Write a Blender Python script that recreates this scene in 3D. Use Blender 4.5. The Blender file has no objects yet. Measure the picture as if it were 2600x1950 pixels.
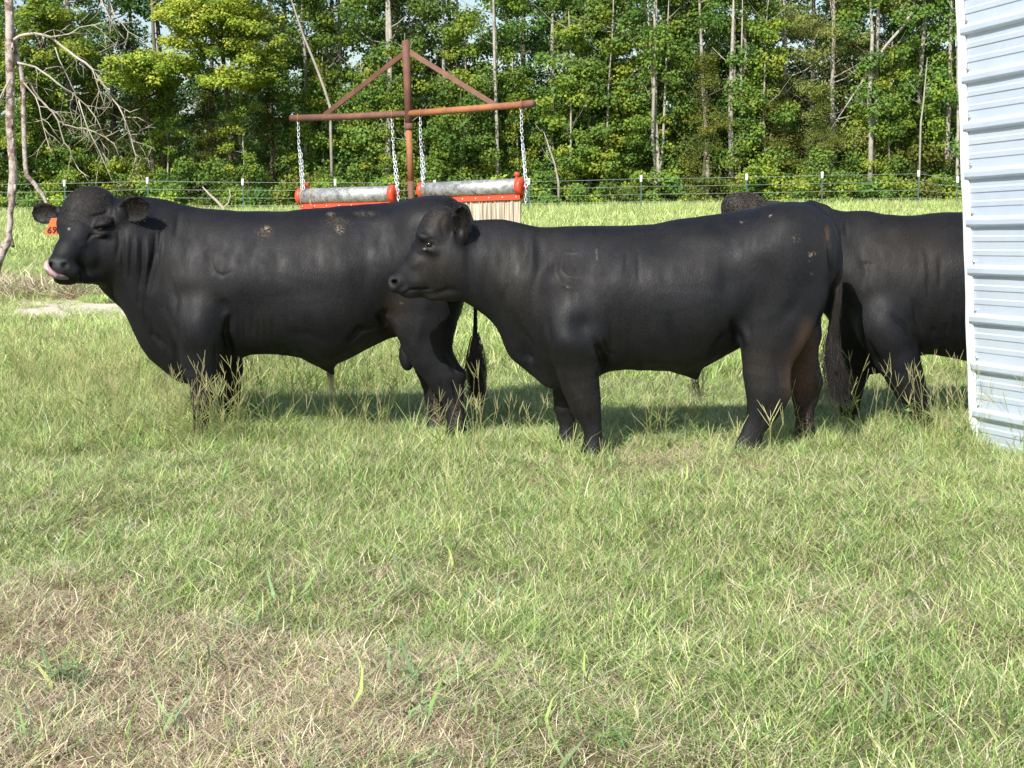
import bpy, math, random
import numpy as np
from mathutils import Matrix, Vector, Euler
R_ = math.radians
S = bpy.context.scene
C = S.collection
# ------------------------------------------------------------------ camera
FPX, CX, CY, CAMH = 3902.0, 1300.0, 975.0, 1.65
PITCH, ROLL = math.atan((CY-436)/FPX), R_(-0.6)
cam = bpy.data.cameras.new('camera')
camo = bpy.data.objects.new('camera', cam); C.objects.link(camo)
cam.sensor_width = 36; cam.lens = 36*FPX/2600; cam.clip_end = 2000; cam.clip_start = .05
CM = Matrix.Translation((0, 0, CAMH)) @ Euler((math.pi/2-PITCH, 0, 0)).to_matrix().to_4x4() @ Matrix.Rotation(ROLL, 4, 'Z')
camo.matrix_world = CM
S.camera = camo
# ------------------------------------------------------------------ sky, sun, exposure
SUN_EL, SUN_AZ = R_(39), R_(25)          # sun stands behind the camera, to its left
sd = Vector((-math.sin(SUN_AZ)*math.cos(SUN_EL), -math.cos(SUN_AZ)*math.cos(SUN_EL), math.sin(SUN_EL)))
W = bpy.data.worlds.new("World"); S.world = W; W.use_nodes = True
nt = W.node_tree; nt.nodes.clear()
sky = nt.nodes.new('ShaderNodeTexSky'); sky.sky_type = 'NISHITA'; sky.sun_disc = False
sky.sun_elevation = SUN_EL; sky.sun_rotation = math.atan2(sd.x, sd.y)
sky.air_density = 1.0; sky.dust_density = 1.4
bg = nt.nodes.new('ShaderNodeBackground'); bg.inputs[1].default_value = 0.11
wo = nt.nodes.new('ShaderNodeOutputWorld')
nt.links.new(sky.outputs[0], bg.inputs[0]); nt.links.new(bg.outputs[0], wo.inputs[0])
sl = bpy.data.lights.new('sun', 'SUN'); sl.energy = 4.9; sl.angle = R_(0.5); sl.color = (1, .955, .87)
so = bpy.data.objects.new('sun', sl); C.objects.link(so)
so.rotation_euler = (-sd).to_track_quat('-Z', 'Y').to_euler(); so.location = (-20, -30, 40)
S.view_settings.view_transform = 'Standard'; S.view_settings.look = 'None'
S.view_settings.exposure = 0.54; S.view_settings.gamma = 1
S.render.engine = 'CYCLES'
try:
    S.cycles.max_bounces = 6; S.cycles.diffuse_bounces = 3; S.cycles.glossy_bounces = 2; S.cycles.transmission_bounces = 4
    S.cycles.use_denoising = True
except Exception: pass
# ------------------------------------------------------------------ helpers
def unp(px, py, y):                       # a point of the photograph seen at distance y
    d = CM.to_3x3() @ Vector(((px-CX)/FPX, -(py-CY)/FPX, -1))
    return Vector((0, 0, CAMH)) + d*(y/d.y)
def gnd(px, py):
    d = CM.to_3x3() @ Vector(((px-CX)/FPX, -(py-CY)/FPX, -1))
    p = Vector((0, 0, CAMH)) + d*(-CAMH/d.z); return p
RI = np.array(CM.to_3x3().inverted())
def proj(P):                              # (n,3) -> photo px
    q = (P-np.array([0, 0, CAMH])) @ RI.T
    return CX+FPX*q[:, 0]/-q[:, 2], CY-FPX*q[:, 1]/-q[:, 2]
def tag(o, label=None, cat=None, group=None, kind=None):
    if label: o['label'] = label
    if cat: o['category'] = cat
    if group: o['group'] = group
    if kind: o['kind'] = kind
    return o
def empty(name, loc=(0, 0, 0), rz=0):
    o = bpy.data.objects.new(name, None); C.objects.link(o); o.location = loc; o.rotation_euler = (0, 0, rz); return o
def mesh(name, V, F, mat, parent=None, smooth=True, cols=None, link=True, origin=None):
    V = np.asarray(V, dtype=np.float32).reshape(-1, 3)
    if origin is not None: V = V-np.array(origin, dtype=np.float32)
    me = bpy.data.meshes.new(name)
    if isinstance(F, np.ndarray):
        n, k = F.shape
        me.vertices.add(len(V)); me.vertices.foreach_set('co', V.ravel())
        me.loops.add(n*k); me.loops.foreach_set('vertex_index', F.astype(np.int32).ravel())
        me.polygons.add(n); me.polygons.foreach_set('loop_start', np.arange(0, n*k, k, dtype=np.int32))
        me.update(calc_edges=True)
    else:
        me.from_pydata(V.tolist(), [], F)
    me.validate()
    me.polygons.foreach_set('use_smooth', np.full(len(me.polygons), smooth)); 
    if cols is not None:
        a = me.color_attributes.new('Col', 'FLOAT_COLOR', 'POINT')
        c = np.ones((len(V), 4), dtype=np.float32); c[:, :3] = cols; a.data.foreach_set('color', c.ravel())
    if mat: me.materials.append(mat)
    o = bpy.data.objects.new(name, me)
    if link: C.objects.link(o)
    if parent: o.parent = parent
    if origin is not None and not parent: o.location = origin
    return o
class MB:
    def __init__(s): s.v = []; s.f = []; s.c = []
    def add(s, V, F, col=None):
        n = len(s.v); s.v += [tuple(p) for p in V]; s.f += [tuple(i+n for i in f) for f in F]
        s.c += [col or (1, 1, 1)]*len(V)
    def tube(s, pts, rad, n=8, cap=True, col=None, flat=None):
        pts = [Vector(p) for p in pts]
        if not hasattr(rad, '__len__'): rad = [rad]*len(pts)
        V = []; F = []; up = None
        for i, p in enumerate(pts):
            t = (pts[min(i+1, len(pts)-1)]-pts[max(i-1, 0)]).normalized()
            if up is None:
                up = Vector((0, 0, 1)) if abs(t.z) < .9 else Vector((1, 0, 0))
            a = t.cross(up).normalized(); b = a.cross(t).normalized(); up = b
            for k in range(n):
                th = 2*math.pi*k/n
                V.append(p+(a*math.cos(th)+b*math.sin(th))*rad[i])
        for i in range(len(pts)-1):
            for k in range(n):
                k2 = (k+1) % n
                F.append((i*n+k, i*n+k2, (i+1)*n+k2, (i+1)*n+k))
        if cap:
            F.append(tuple(range(n))[::-1]); F.append(tuple(range((len(pts)-1)*n, len(pts)*n)))
        s.add(V, F, col)
    def box(s, c, ax, ay, az, sx, sy, sz, col=None):
        c = Vector(c); V = []
        for dx in (-1, 1):
            for dy in (-1, 1):
                for dz in (-1, 1): V.append(c+Vector(ax)*dx*sx+Vector(ay)*dy*sy+Vector(az)*dz*sz)
        s.add(V, [(0, 1, 3, 2), (4, 6, 7, 5), (0, 4, 5, 1), (2, 3, 7, 6), (0, 2, 6, 4), (1, 5, 7, 3)], col)
    def build(s, name, mat, parent=None, smooth=True, origin=None, cols=False):
        return mesh(name, np.array([tuple(p) for p in s.v]), s.f, mat, parent, smooth, np.array(s.c) if cols else None, origin=origin)
# ------------------------------------------------------------------ materials
def mat(name, col, rough=.6, metal=0, spec=.5, noise=None, bump=None, attr=False, sheen=0):
    m = bpy.data.materials.new(name); m.use_nodes = True; t = m.node_tree; b = t.nodes['Principled BSDF']
    b.inputs['Base Color'].default_value = (*col, 1); b.inputs['Roughness'].default_value = rough
    b.inputs['Metallic'].default_value = metal; b.inputs['Specular IOR Level'].default_value = spec
    if sheen: b.inputs['Sheen Weight'].default_value = sheen; b.inputs['Sheen Roughness'].default_value = .4
    tc = t.nodes.new('ShaderNodeTexCoord'); src = None
    if attr:
        a = t.nodes.new('ShaderNodeVertexColor'); a.layer_name = 'Col'; src = a.outputs[0]
    if noise:                              # (scale, colour2, lo, hi[, detail])
        n = t.nodes.new('ShaderNodeTexNoise'); n.inputs['Scale'].default_value = noise[0]; n.inputs['Detail'].default_value = 8
        n.inputs['Roughness'].default_value = .65
        t.links.new(tc.outputs['Object'], n.inputs[0])
        r = t.nodes.new('ShaderNodeMapRange'); r.inputs[1].default_value = noise[2]; r.inputs[2].default_value = noise[3]
        t.links.new(n.outputs[0], r.inputs[0])
        mx = t.nodes.new('ShaderNodeMix'); mx.data_type = 'RGBA'
        t.links.new(r.outputs[0], mx.inputs[0]); mx.inputs[7].default_value = (*noise[1], 1)
        if src: t.links.new(src, mx.inputs[6])
        else: mx.inputs[6].default_value = (*col, 1)
        src = mx.outputs[2]
    if src: t.links.new(src, b.inputs['Base Color'])
    if bump:                               # (scale, strength, dist)
        n = t.nodes.new('ShaderNodeTexNoise'); n.inputs['Scale'].default_value = bump[0]; n.inputs['Detail'].default_value = 6
        t.links.new(tc.outputs['Object'], n.inputs[0])
        bm = t.nodes.new('ShaderNodeBump'); bm.inputs['Strength'].default_value = bump[1]; bm.inputs['Distance'].default_value = bump[2]
        t.links.new(n.outputs[0], bm.inputs['Height']); t.links.new(bm.outputs[0], b.inputs['Normal'])
    return m
def leafmat(name, transl=.35, hue=.03, val=.3, rough=.5, spec=.25):
    m = bpy.data.materials.new(name); m.use_nodes = True; t = m.node_tree; b = t.nodes['Principled BSDF']; out = t.nodes['Material Output']
    a = t.nodes.new('ShaderNodeVertexColor'); a.layer_name = 'Col'
    oi = t.nodes.new('ShaderNodeObjectInfo'); hs = t.nodes.new('ShaderNodeHueSaturation')
    r1 = t.nodes.new('ShaderNodeMapRange'); r1.inputs[3].default_value = .5-hue; r1.inputs[4].default_value = .5+hue
    r2 = t.nodes.new('ShaderNodeMapRange'); r2.inputs[3].default_value = 1-val; r2.inputs[4].default_value = 1+val
    mu = t.nodes.new('ShaderNodeMath'); mu.operation = 'MULTIPLY'; mu.inputs[1].default_value = 7.31
    fr = t.nodes.new('ShaderNodeMath'); fr.operation = 'FRACT'
    L = t.links.new
    L(oi.outputs['Random'], r1.inputs[0]); L(oi.outputs['Random'], mu.inputs[0]); L(mu.outputs[0], fr.inputs[0]); L(fr.outputs[0], r2.inputs[0])
    L(a.outputs[0], hs.inputs['Color']); L(r1.outputs[0], hs.inputs['Hue']); L(r2.outputs[0], hs.inputs['Value'])
    L(hs.outputs[0], b.inputs['Base Color']); b.inputs['Roughness'].default_value = rough; b.inputs['Specular IOR Level'].default_value = spec
    tr = t.nodes.new('ShaderNodeBsdfTranslucent'); L(hs.outputs[0], tr.inputs[0])
    mx = t.nodes.new('ShaderNodeMixShader'); mx.inputs[0].default_value = transl
    L(b.outputs[0], mx.inputs[1]); L(tr.outputs[0], mx.inputs[2]); L(mx.outputs[0], out.inputs[0])
    return m
# ------------------------------------------------------------------ ground
rng = np.random.default_rng(7)
def gz(x, y):
    x = np.asarray(x, float); y = np.asarray(y, float)
    return (.016*np.sin(1.7*x+.6*y)+.014*np.sin(2.9*y-1.3*x+1)+.02*np.sin(.43*x+2)*np.cos(.37*y)
            + .012*np.sin(5.1*x+2*y)*np.sin(4.3*y-x))
def noise2(x, y, s, seed=0):
    r = np.random.default_rng(seed); v = 0
    for k in range(6):
        a = r.uniform(0, 6.28); f = s*r.uniform(.6, 2.2); v = v+np.sin(f*(x*math.cos(a)+y*math.sin(a))+r.uniform(0, 6.28))
    return v/3
def blob(x, y, c, rx, ry, p=2):
    return np.exp(-(((x-c[0])/rx)**2+((y-c[1])/ry)**2)**(p/2))
def bare(x, y):                           # 0..1 worn, dry ground
    b = .05*np.sin(9*x+4*y)*np.sin(7*y-5*x)+.04*np.sin(17*x-6*y)
    for px, py, rx, ry, a in ((60, 1600, .35, .3, 1.), (150, 1830, .6, .42, 1.05), (420, 1900, .55, .32, .95), (820, 1900, .5, .25, .75), (450, 1660, .5, .22, .4),
                              (950, 1710, .4, .2, .65), (1000, 1560, .25, .12, .35), (1350, 1870, .4, .25, .3), (2250, 1560, .35, .2, .35), (150, 1500, .4, .15, .35),
                              (1080, 1460, .3, .15, .3), (640, 1420, .3, .12, .25), (1150, 1130, .5, .25, .45), (1900, 1180, .8, .2, .3)):
        g = gnd(px, py); b = b+1.15*a*blob(x, y, g, rx*1.1, ry*1.75, 3)
    return np.clip(b, 0, 1)
def sandy(x, y):
    g = gnd(40, 788); h = gnd(250, 800)
    n = .25*np.sin(2.1*x+1.3*y)+.2*np.sin(5.3*x-3*y)+.15*np.sin(9*x+7*y)
    return np.clip(1.25*blob(x, y, g, 3.2, 1.9, 4)+.9*blob(x, y, h, 1.3, 1.2, 3)+1.5*n-.25, 0, 1)
def lush(x, y):
    g = gnd(150, 1060); h = gnd(2500, 1120)
    return np.clip(blob(x, y, g, 2.2, 1.5)+.8*blob(x, y, h, .8, .6)+.9*blob(x, y, gnd(300, 930), 2.5, 2.2), 0, 1)
def ground_mesh():
    xs = np.concatenate([np.arange(-400, -30, 20), np.arange(-30, -8, 2), np.arange(-8, 8, .12), np.arange(8, 30, 2), np.arange(30, 420, 20)])
    ys = np.concatenate([np.arange(-60, 0, 6), np.arange(0, 2.4, .4), np.arange(2.4, 26, .12), np.arange(26, 90, 2), np.arange(90, 600, 30)])
    X, Y = np.meshgrid(xs, ys, indexing='ij')
    Z = gz(X, Y)+.012*bare(X, Y)*np.sin(23*X+9*Y)*np.sin(19*Y-5*X)
    nx, ny = X.shape
    V = np.stack([X, Y, Z], -1).reshape(-1, 3)
    i = np.arange(nx-1)[:, None]*ny+np.arange(ny-1)[None]
    F = np.stack([i, i+ny, i+ny+1, i+1], -1).reshape(-1, 4)
    b = bare(X, Y).reshape(-1, 1); s = sandy(X, Y).reshape(-1, 1)
    soil = np.array([.13, .10, .055]); dry = np.array([.25, .18, .12]); sand = np.array([.66, .58, .48])
    pt = np.clip(noise2(X, Y, 4.5, 33).reshape(-1, 1)*.9, 0, 1); dry = dry*(1-pt)+np.array([.54, .44, .33])*pt; col = soil*(1-b)+dry*b; col = col*(1-s)+sand*s
    m = mat('soil', (.2, .15, .1), .95, noise=(9, (.16, .12, .075), .45, .9), bump=(40, .6, .02), attr=True, spec=.1)
    return tag(mesh('ground', V, F, m, cols=col), 'pasture soil under the grass, bare and dry at the lower left', kind='structure')
ground_mesh()
# ------------------------------------------------------------------ grass
def blades(n, R, h, w, lean, curve, cols, seed, base=None, tipc=None):
    r = np.random.default_rng(seed)
    a = r.uniform(0, 2*np.pi, n); q = R*np.sqrt(r.uniform(0, 1, n))
    B = np.stack([q*np.cos(a), q*np.sin(a), np.full(n, -.01)], -1)
    if base is not None: B = base
    H = r.uniform(h[0], h[1], n)**1; az = r.uniform(0, 2*np.pi, n)
    ln = r.uniform(lean[0], lean[1], n); cv = r.uniform(curve[0], curve[1], n)
    D = np.stack([np.cos(az), np.sin(az)], -1)
    sa = az+np.pi/2+r.normal(0, .5, n); Sd = np.stack([np.cos(sa), np.sin(sa), np.zeros(n)], -1)
    wd = r.uniform(w[0], w[1], n)/2
    V = np.zeros((n, 7, 3)); T = [0, .38, .74, 1]; Wt = [1, 1.0, .62]
    kink = r.normal(0, .12, (n, 2))
    for i, t in enumerate(T):
        off = (ln*t+cv*t*t)*H
        z = H*t*np.sqrt(np.clip(1-np.clip(ln, 0, .97)**2*.9, .05, 1))-cv*.42*H*t*t
        P = B.copy(); P[:, :2] += D*off[:, None]
        P[:, :2] += kink*H[:, None]*math.sin(t*math.pi)
        P[:, 2] += np.maximum(z, .006*t)
        if i < 3:
            V[:, 2*i] = P-Sd*(wd*Wt[i])[:, None]; V[:, 2*i+1] = P+Sd*(wd*Wt[i])[:, None]
        else: V[:, 6] = P
    o = (np.arange(n)*7)[:, None, None]
    Q = (o+np.array([[0, 1, 3, 2], [2, 3, 5, 4]])[None]).reshape(-1, 4)
    Tt = (np.arange(n)*7)[:, None]+np.array([4, 5, 6, 6])[None]
    k = r.integers(0, len(cols), n); c = np.array(cols)[k]*r.uniform(.75, 1.25, (n, 1))
    Cc = np.repeat(c[:, None, :], 7, 1)
    st = np.array([.30, .24, .12])
    mixb = r.uniform(.1, .75, (n, 1)); Cc[:, 0] = Cc[:, 0]*(1-mixb)+st*mixb; Cc[:, 1] = Cc[:, 0]
    if tipc is not None:
        m = (r.uniform(0, 1, (n, 1)) < .35); Cc[:, 6] = np.where(m, tipc, Cc[:, 6])
    return V.reshape(-1, 3), Q, Tt, Cc.reshape(-1, 3)
def clump(name, parts, m):
    Vs = []; Fs = []; Cs = []; n = 0
    for V, Q, T, c in parts:
        Fs += [tuple(f) for f in (Q+n).tolist()]+[tuple(f[:3]) for f in (T+n).tolist()]
        Vs.append(V); Cs.append(c); n += len(V)
    return mesh(name, np.concatenate(Vs), Fs, m, smooth=False, cols=np.concatenate(Cs), link=False)
def scatter(name, label, P, rot, scl, idx, src):
    col = bpy.data.collections.new(name+'_kinds')
    for i, o in enumerate(src): o.name = f'{name}_tuft_{i:02d}'; col.objects.link(o)
    me = bpy.data.meshes.new(name); me.vertices.add(len(P)); me.vertices.foreach_set('co', P.astype(np.float32).ravel())
    for nm, ty, dat, key in (('rot', 'FLOAT_VECTOR', rot, 'vector'), ('scl', 'FLOAT_VECTOR', scl, 'vector'), ('idx', 'INT', idx, 'value')):
        a = me.attributes.new(nm, ty, 'POINT'); a.data.foreach_set(key, dat.astype(np.int32 if ty == 'INT' else np.float32).ravel())
    o = bpy.data.objects.new(name, me); C.objects.link(o)
    g = bpy.data.node_groups.new(name, 'GeometryNodeTree')
    g.interface.new_socket('Geometry', in_out='INPUT', socket_type='NodeSocketGeometry')
    g.interface.new_socket('Geometry', in_out='OUTPUT', socket_type='NodeSocketGeometry')
    N = g.nodes; L = g.links.new
    gi = N.new('NodeGroupInput'); go = N.new('NodeGroupOutput'); ip = N.new('GeometryNodeInstanceOnPoints'); ci = N.new('GeometryNodeCollectionInfo')
    ci.inputs[0].default_value = col; ci.inputs['Separate Children'].default_value = True; ci.inputs['Reset Children'].default_value = True
    L(gi.outputs[0], ip.inputs['Points']); L(ci.outputs[0], ip.inputs['Instance']); ip.inputs['Pick Instance'].default_value = True
    def at(nm, ty):
        a = N.new('GeometryNodeInputNamedAttribute'); a.data_type = ty; a.inputs[0].default_value = nm; return a.outputs[0]
    L(at('idx', 'INT'), ip.inputs['Instance Index'])
    er = N.new('FunctionNodeEulerToRotation'); L(at('rot', 'FLOAT_VECTOR'), er.inputs[0]); L(er.outputs[0], ip.inputs['Rotation'])
    L(at('scl', 'FLOAT_VECTOR'), ip.inputs['Scale']); L(ip.outputs[0], go.inputs[0])
    md = o.modifiers.new('scatter', 'NODES'); md.node_group = g
    return tag(o, label, kind='stuff')
GM = leafmat('grass_blade', .3, .012, .22, .5, .25)
G1, G2, G3, G4 = (.245, .40, .105), (.345, .485, .135), (.14, .255, .07), (.46, .56, .21)
BG = (.21, .33, .16)
ST1, ST2, ST3 = (.80, .73, .53), (.66, .57, .39), (.34, .26, .18)
YG = (.58, .64, .28)
fine = [clump('f', [blades(24, .08, (.04, .125), (.0022, .0042), (.1, .85), (.1, .9), [G1, G2, G3, G4, YG, G2, G3], 100+i),
                    blades(12, .08, (.04, .14), (.0018, .0036), (.4, 1.), (.1, .8), [ST1, ST2, YG, ST3], 200+i)], GM) for i in range(8)]
lushc = [clump('l', [blades(24, .08, (.14, .30), (.003, .006), (.05, .5), (.1, .7), [G2, G4, G1, YG, BG], 300+i),
                     blades(7, .08, (.16, .34), (.002, .0035), (.1, .7), (.1, .6), [YG, ST1, G4], 330+i)], GM) for i in range(6)]
dryc = [clump('d', [blades(16, .09, (.025, .08), (.003, .0055), (.8, 1.), (0, .4), [ST1, ST1, ST2, ST3, (.66, .58, .42)], 460+i), blades(26, .09, (.05, .15), (.002, .004), (.85, 1.0), (0, .35), [ST1, ST2, ST3, ST2, (.28, .22, .16), (.5, .42, .30)], 400+i),
                    blades(5, .08, (.05, .11), (.0024, .004), (.1, .7), (.2, .8), [G2, YG, BG], 430+i)], GM) for i in range(6)]
wide = [clump('w', [blades(6, .06, (.08, .20), (.006, .011), (.15, .8), (.2, .8), [BG, (.26, .38, .16), (.20, .32, .10), (.38, .47, .15)], 500+i)], GM) for i in range(5)]
def stalks(seed):
    r = np.random.default_rng(seed); b = MB(); n = r.integers(3, 7)
    for _ in range(n):
        h = r.uniform(.28, .52); az = r.uniform(0, 6.28); ln = r.uniform(.1, .55); d = Vector((math.cos(az), math.sin(az), 0))
        p0 = Vector((r.normal(0, .025), r.normal(0, .025), 0)); pts = [p0+d*ln*h*t*(.5+.5*t)+Vector((0, 0, h*t*(1-.15*ln*t))) for t in (0, .35, .7, 1)]
        c = [(.42, .44, .17), (.5, .46, .22), (.33, .38, .13)][r.integers(0, 3)]
        b.tube(pts, [.0016, .0014, .0012, .001], 3, False, c)
        for _ in range(r.integers(3, 6)):
            a2 = r.uniform(0, 6.28); e = (d*ln+Vector((math.cos(a2)*.6, math.sin(a2)*.6, r.uniform(.6, 1.6)))).normalized()*r.uniform(.06, .13)
            q = pts[-1]-Vector((0, 0, r.uniform(0, .02)))
            b.tube([q, q+e*.6, q+e], [.0010, .0015, .0006], 3, False, (.56, .55, .27))
        for _ in range(2):
            t = r.uniform(.2, .6); q = pts[0].lerp(pts[-1], t); a2 = r.uniform(0, 6.28); e = Vector((math.cos(a2), math.sin(a2), .9))*r.uniform(.06, .12)
            b.tube([q, q+e*.6, q+e-Vector((0, 0, .02))], [.0022, .002, .0004], 3, False, (.27, .35, .1))
    o = mesh('stalk', np.array([tuple(p) for p in b.v]), b.f, GM, cols=np.array(b.c), link=False); return o
def wedge(n, y0, y1, margin=1.15):        # uniform over the ground the lens sees
    y = np.sqrt(rng.uniform(y0*y0, y1*y1, n)); x = rng.uniform(-1, 1, n)*(.345*y*margin+.25); return x, y
def place(x, y, smin, smax, tilt=.12, zs=None, dz=0):
    n = len(x); s = rng.uniform(smin, smax, n)
    rot = np.stack([rng.normal(0, tilt, n), rng.normal(0, tilt, n), rng.uniform(0, 6.28, n)], -1)
    sc = np.stack([s, s, s*(zs if zs is not None else 1)], -1)
    return np.stack([x, y, gz(x, y)+dz], -1), rot, sc
def under(x, y):                          # inside the shed
    return (x > 2.75-.27*(y-9.25)) & (y < 9.4)
def build_grass():
    # short fine pasture grass
    x, y = wedge(18500, 3.1, 12.5); b = bare(x, y); l = lush(x, y)
    nz = noise2(x, y, 2.6, 3)
    keep = (rng.uniform(0, 1, len(x)) > b*.97+.08*(nz > .5)) & ~under(x, y); x, y, nz, b, l = x[keep], y[keep], nz[keep], b[keep], l[keep]
    P, rt, sc = place(x, y, .75, 1.2, zs=np.clip(.95+.3*nz-.4*b+.35*l, .45, 1.5))
    n1 = P.shape[0]
    scatter('grass', 'short fine green pasture grass mixed with straw coloured blades in the foreground', P, rt, sc, rng.integers(0, 8, n1), fine)
    # taller green tufts
    x, y = wedge(9000, 3.2, 14); l = lush(x, y); nz = noise2(x, y, 1.9, 9)
    keep = (rng.uniform(0, 1, len(x)) < np.clip(.95*l+.34*(nz > .3)-.8*bare(x, y)+.05, 0, 1)) & ~under(x, y); x, y, l = x[keep], y[keep], l[keep]
    ft = [(500, 1130, .35, 26), (580, 1112, .3, 20), (650, 1110, .5, 18), (1160, 1125, .22, 14), (1110, 1108, .2, 9), (1500, 1165, .28, 16), (1440, 1135, .2, 8), (1905, 1160, .3, 18), (2045, 1135, .25, 12), (2160, 1110, .22, 3), (2350, 1112, .25, 5), (2440, 1125, .3, 16), (420, 1120, .6, 26), (1300, 1120, .8, 18), (1700, 1125, .9, 18), (760, 1100, .5, 16), (900, 1110, .5, 12)]
    for fx, fy, sp, k in ft:
        g = gnd(fx, fy); x = np.concatenate([x, g.x+rng.normal(0, sp*.45, k)]); y = np.concatenate([y, g.y-.10+rng.normal(0, .10, k)]); l = np.concatenate([l, rng.uniform(.1, .75, k)])
    P, rt, sc = place(x, y, .5, .95, zs=.55+.45*l)
    scatter('tall_grass', 'taller lush green grass tufts at the left and beside the metal shed', P, rt, sc, rng.integers(0, 6, len(P)), lushc)
    # straw
    x, y = wedge(16000, 3.1, 11.5); b = bare(x, y); nz = noise2(x, y, 3.1, 5)
    keep = (rng.uniform(0, 1, len(x)) < np.clip(b*1.5+.05+.35*(nz > .55), 0, 1)) & ~under(x, y); x, y = x[keep], y[keep]
    P, rt, sc = place(x, y, .6, 1.15, .1, dz=.004)
    scatter('dry_grass', 'dry straw and dead grass matted over the bare lower left ground', P, rt, sc, rng.integers(0, 6, len(P)), dryc)
    # broad blades
    x, y = wedge(1500, 3.1, 11); nz = noise2(x, y, 1.5, 12)
    keep = (rng.uniform(0, 1, len(x)) < .10+.4*(nz > .55)) & ~under(x, y); x, y = x[keep], y[keep]
    gx = [gnd(*q) for q in ((130, 1690), (160, 1720), (480, 1700), (1030, 1640), (2550, 1850), (2590, 1830), (1560, 1870), (1120, 1750), (1010, 1790), (2200, 1700), (680, 1600), (150, 1400), (860, 1035), (890, 1040), (800, 1035), (1810, 1030), (1840, 1035))]
    x = np.concatenate([x]+[np.array([g.x+d for d in rng.normal(0, .05, 3)]) for g in gx]); y = np.concatenate([y]+[np.array([g.y+d for d in rng.normal(0, .05, 3)]) for g in gx])
    P, rt, sc = place(x, y, .6, 1.15)
    scatter('broad_grass', 'broad bluish green grass blades growing in small tufts', P, rt, sc, rng.integers(0, 5, len(P)), wide)
    # seed stalks
    st = [stalks(60+i) for i in range(6)]+[clump('z', [blades(9, .06, (.2, .42), (.0018, .0034), (.1, .6), (.2, .9), [YG, ST1, G4], 560+i)], GM) for i in range(3)]
    x, y = wedge(2600, 4.5, 13); l = lush(x, y); keep = (rng.uniform(0, 1, len(x)) < .08+.9*l-.5*bare(x, y)) & ~under(x, y); x, y = x[keep], y[keep]
    gx = [gnd(px, 1130+10*math.sin(px)) for px in (395, 425, 448, 462, 480, 498, 512, 530, 548, 566, 590, 620, 410, 440, 455, 470, 490, 505, 520, 540, 560, 575, 600, 640, 690, 725, 760, 1195, 1210, 1230, 1700, 1740, 1770, 2380, 2400)]
    x = np.concatenate([x, [g.x for g in gx]]); y = np.concatenate([y, [g.y for g in gx]])
    P, rt, sc = place(x, y, .7, 1.05)
    scatter('seed_stalks', 'thin pale grass stalks with forked seed heads standing before the bulls', P, rt, sc, rng.integers(0, 9, len(P)), st)
    # middle distance
    mid = [clump('m', [blades(60, .2, (.10, .24), (.005, .010), (.05, .5), (.1, .6), [G2, G4, G1, YG, G2], 600+i), blades(14, .2, (.1, .26), (.004, .007), (.1, .8), (.1, .6), [ST1, YG, YG], 630+i)], GM) for i in range(5)]
    x, y = wedge(17000, 12, 32, 1.2); s = sandy(x, y); keep = rng.uniform(0, 1, len(x)) > s*.93; x, y, s = x[keep], y[keep], s[keep]
    P, rt, sc = place(x, y, .7, 1.15, zs=np.clip(.9+.3*noise2(x, y, .9, 4), .5, 1.3)*(1-.6*s))
    scatter('meadow_grass', 'green meadow grass of the pasture behind the bulls', P, rt, sc, rng.integers(0, 5, len(P)), mid)
    far = [clump('r', [blades(150, .6, (.10, .30), (.012, .03), (.05, .4), (.1, .5), [G4, G4, G2, YG, YG], 700+i)], GM) for i in range(4)]
    x, y = wedge(17000, 30, 62, 1.3)
    P, rt, sc = place(x, y, .7, 1.2)
    k = (np.abs(y-56.5) < 2.5); sc[k, 2] *= 1.8
    scatter('far_meadow_grass', 'pale green far meadow grass reaching to the wire fence', P, rt, sc, rng.integers(0, 4, len(P)), far)
    # straw debris by the sand
    deb = [clump('s', [blades(40, .25, (.15, .5), (.006, .014), (.9, 1.0), (0, .2), [ST1, ST2, ST3, ST3], 800+i)], GM) for i in range(3)]
    g = gnd(60, 748); n = 230; x = g.x-.6+rng.normal(0, 1.1, n); y = g.y+rng.normal(0, .6, n)
    P, rt, sc = place(x, y, .6, 1.2, .2, dz=.03)
    scatter('hay_litter', 'grey and straw coloured hay litter lying along the sandy strip at left', P, rt, sc, rng.integers(0, 3, n), deb)
build_grass()

def weed(px, py, h, n, L, label, seed):
    g = gnd(px, py); base = Vector((g.x, g.y, float(gz(g.x, g.y)))); r = np.random.default_rng(seed); root = tag(empty('leafy_weed', base), label, 'weed')
    m = leafmat('weed_leaf', .3, 0, 0, .4, .4); st = MB(); V = []; F = []; cc = []
    for k in range(4):
        a = r.uniform(0, 6.28); e = Vector((math.cos(a)*h*.55, math.sin(a)*h*.55, h*r.uniform(.6, 1))); p = [Vector((0, 0, -.01)), e*.5+Vector((0, 0, h*.08)), e]; st.tube(p, [.0035, .0028, .0016], 5, False, (.2, .28, .09))
        for j in range(n//4):
            t = r.uniform(.25, 1); q = p[1].lerp(p[2], t) if t > .5 else p[0].lerp(p[1], t*2); b = r.uniform(0, 6.28); d = Vector((math.cos(b), math.sin(b), r.uniform(.1, .7))).normalized(); s_ = d.cross(Vector((0, 0, 1))).normalized(); l = L*r.uniform(.6, 1.1); c = np.array([.19, .29, .12])*r.uniform(.7, 1.3)
            i = len(V); V += [q, q+d*l*.35+s_*l*.15, q+d*l*.35-s_*l*.15, q+d*l*.7+s_*l*.12-Vector((0, 0, l*.06)), q+d*l*.7-s_*l*.12-Vector((0, 0, l*.06)), q+d*l-Vector((0, 0, l*.22))]
            F += [(i, i+1, i+2), (i+1, i+3, i+4, i+2), (i+3, i+5, i+4)]; cc += [c]*6
    mesh('leaves', [tuple(v) for v in V], F, m, root, False, np.array(cc)); st.build('stem', m, root, True, cols=True)
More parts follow.
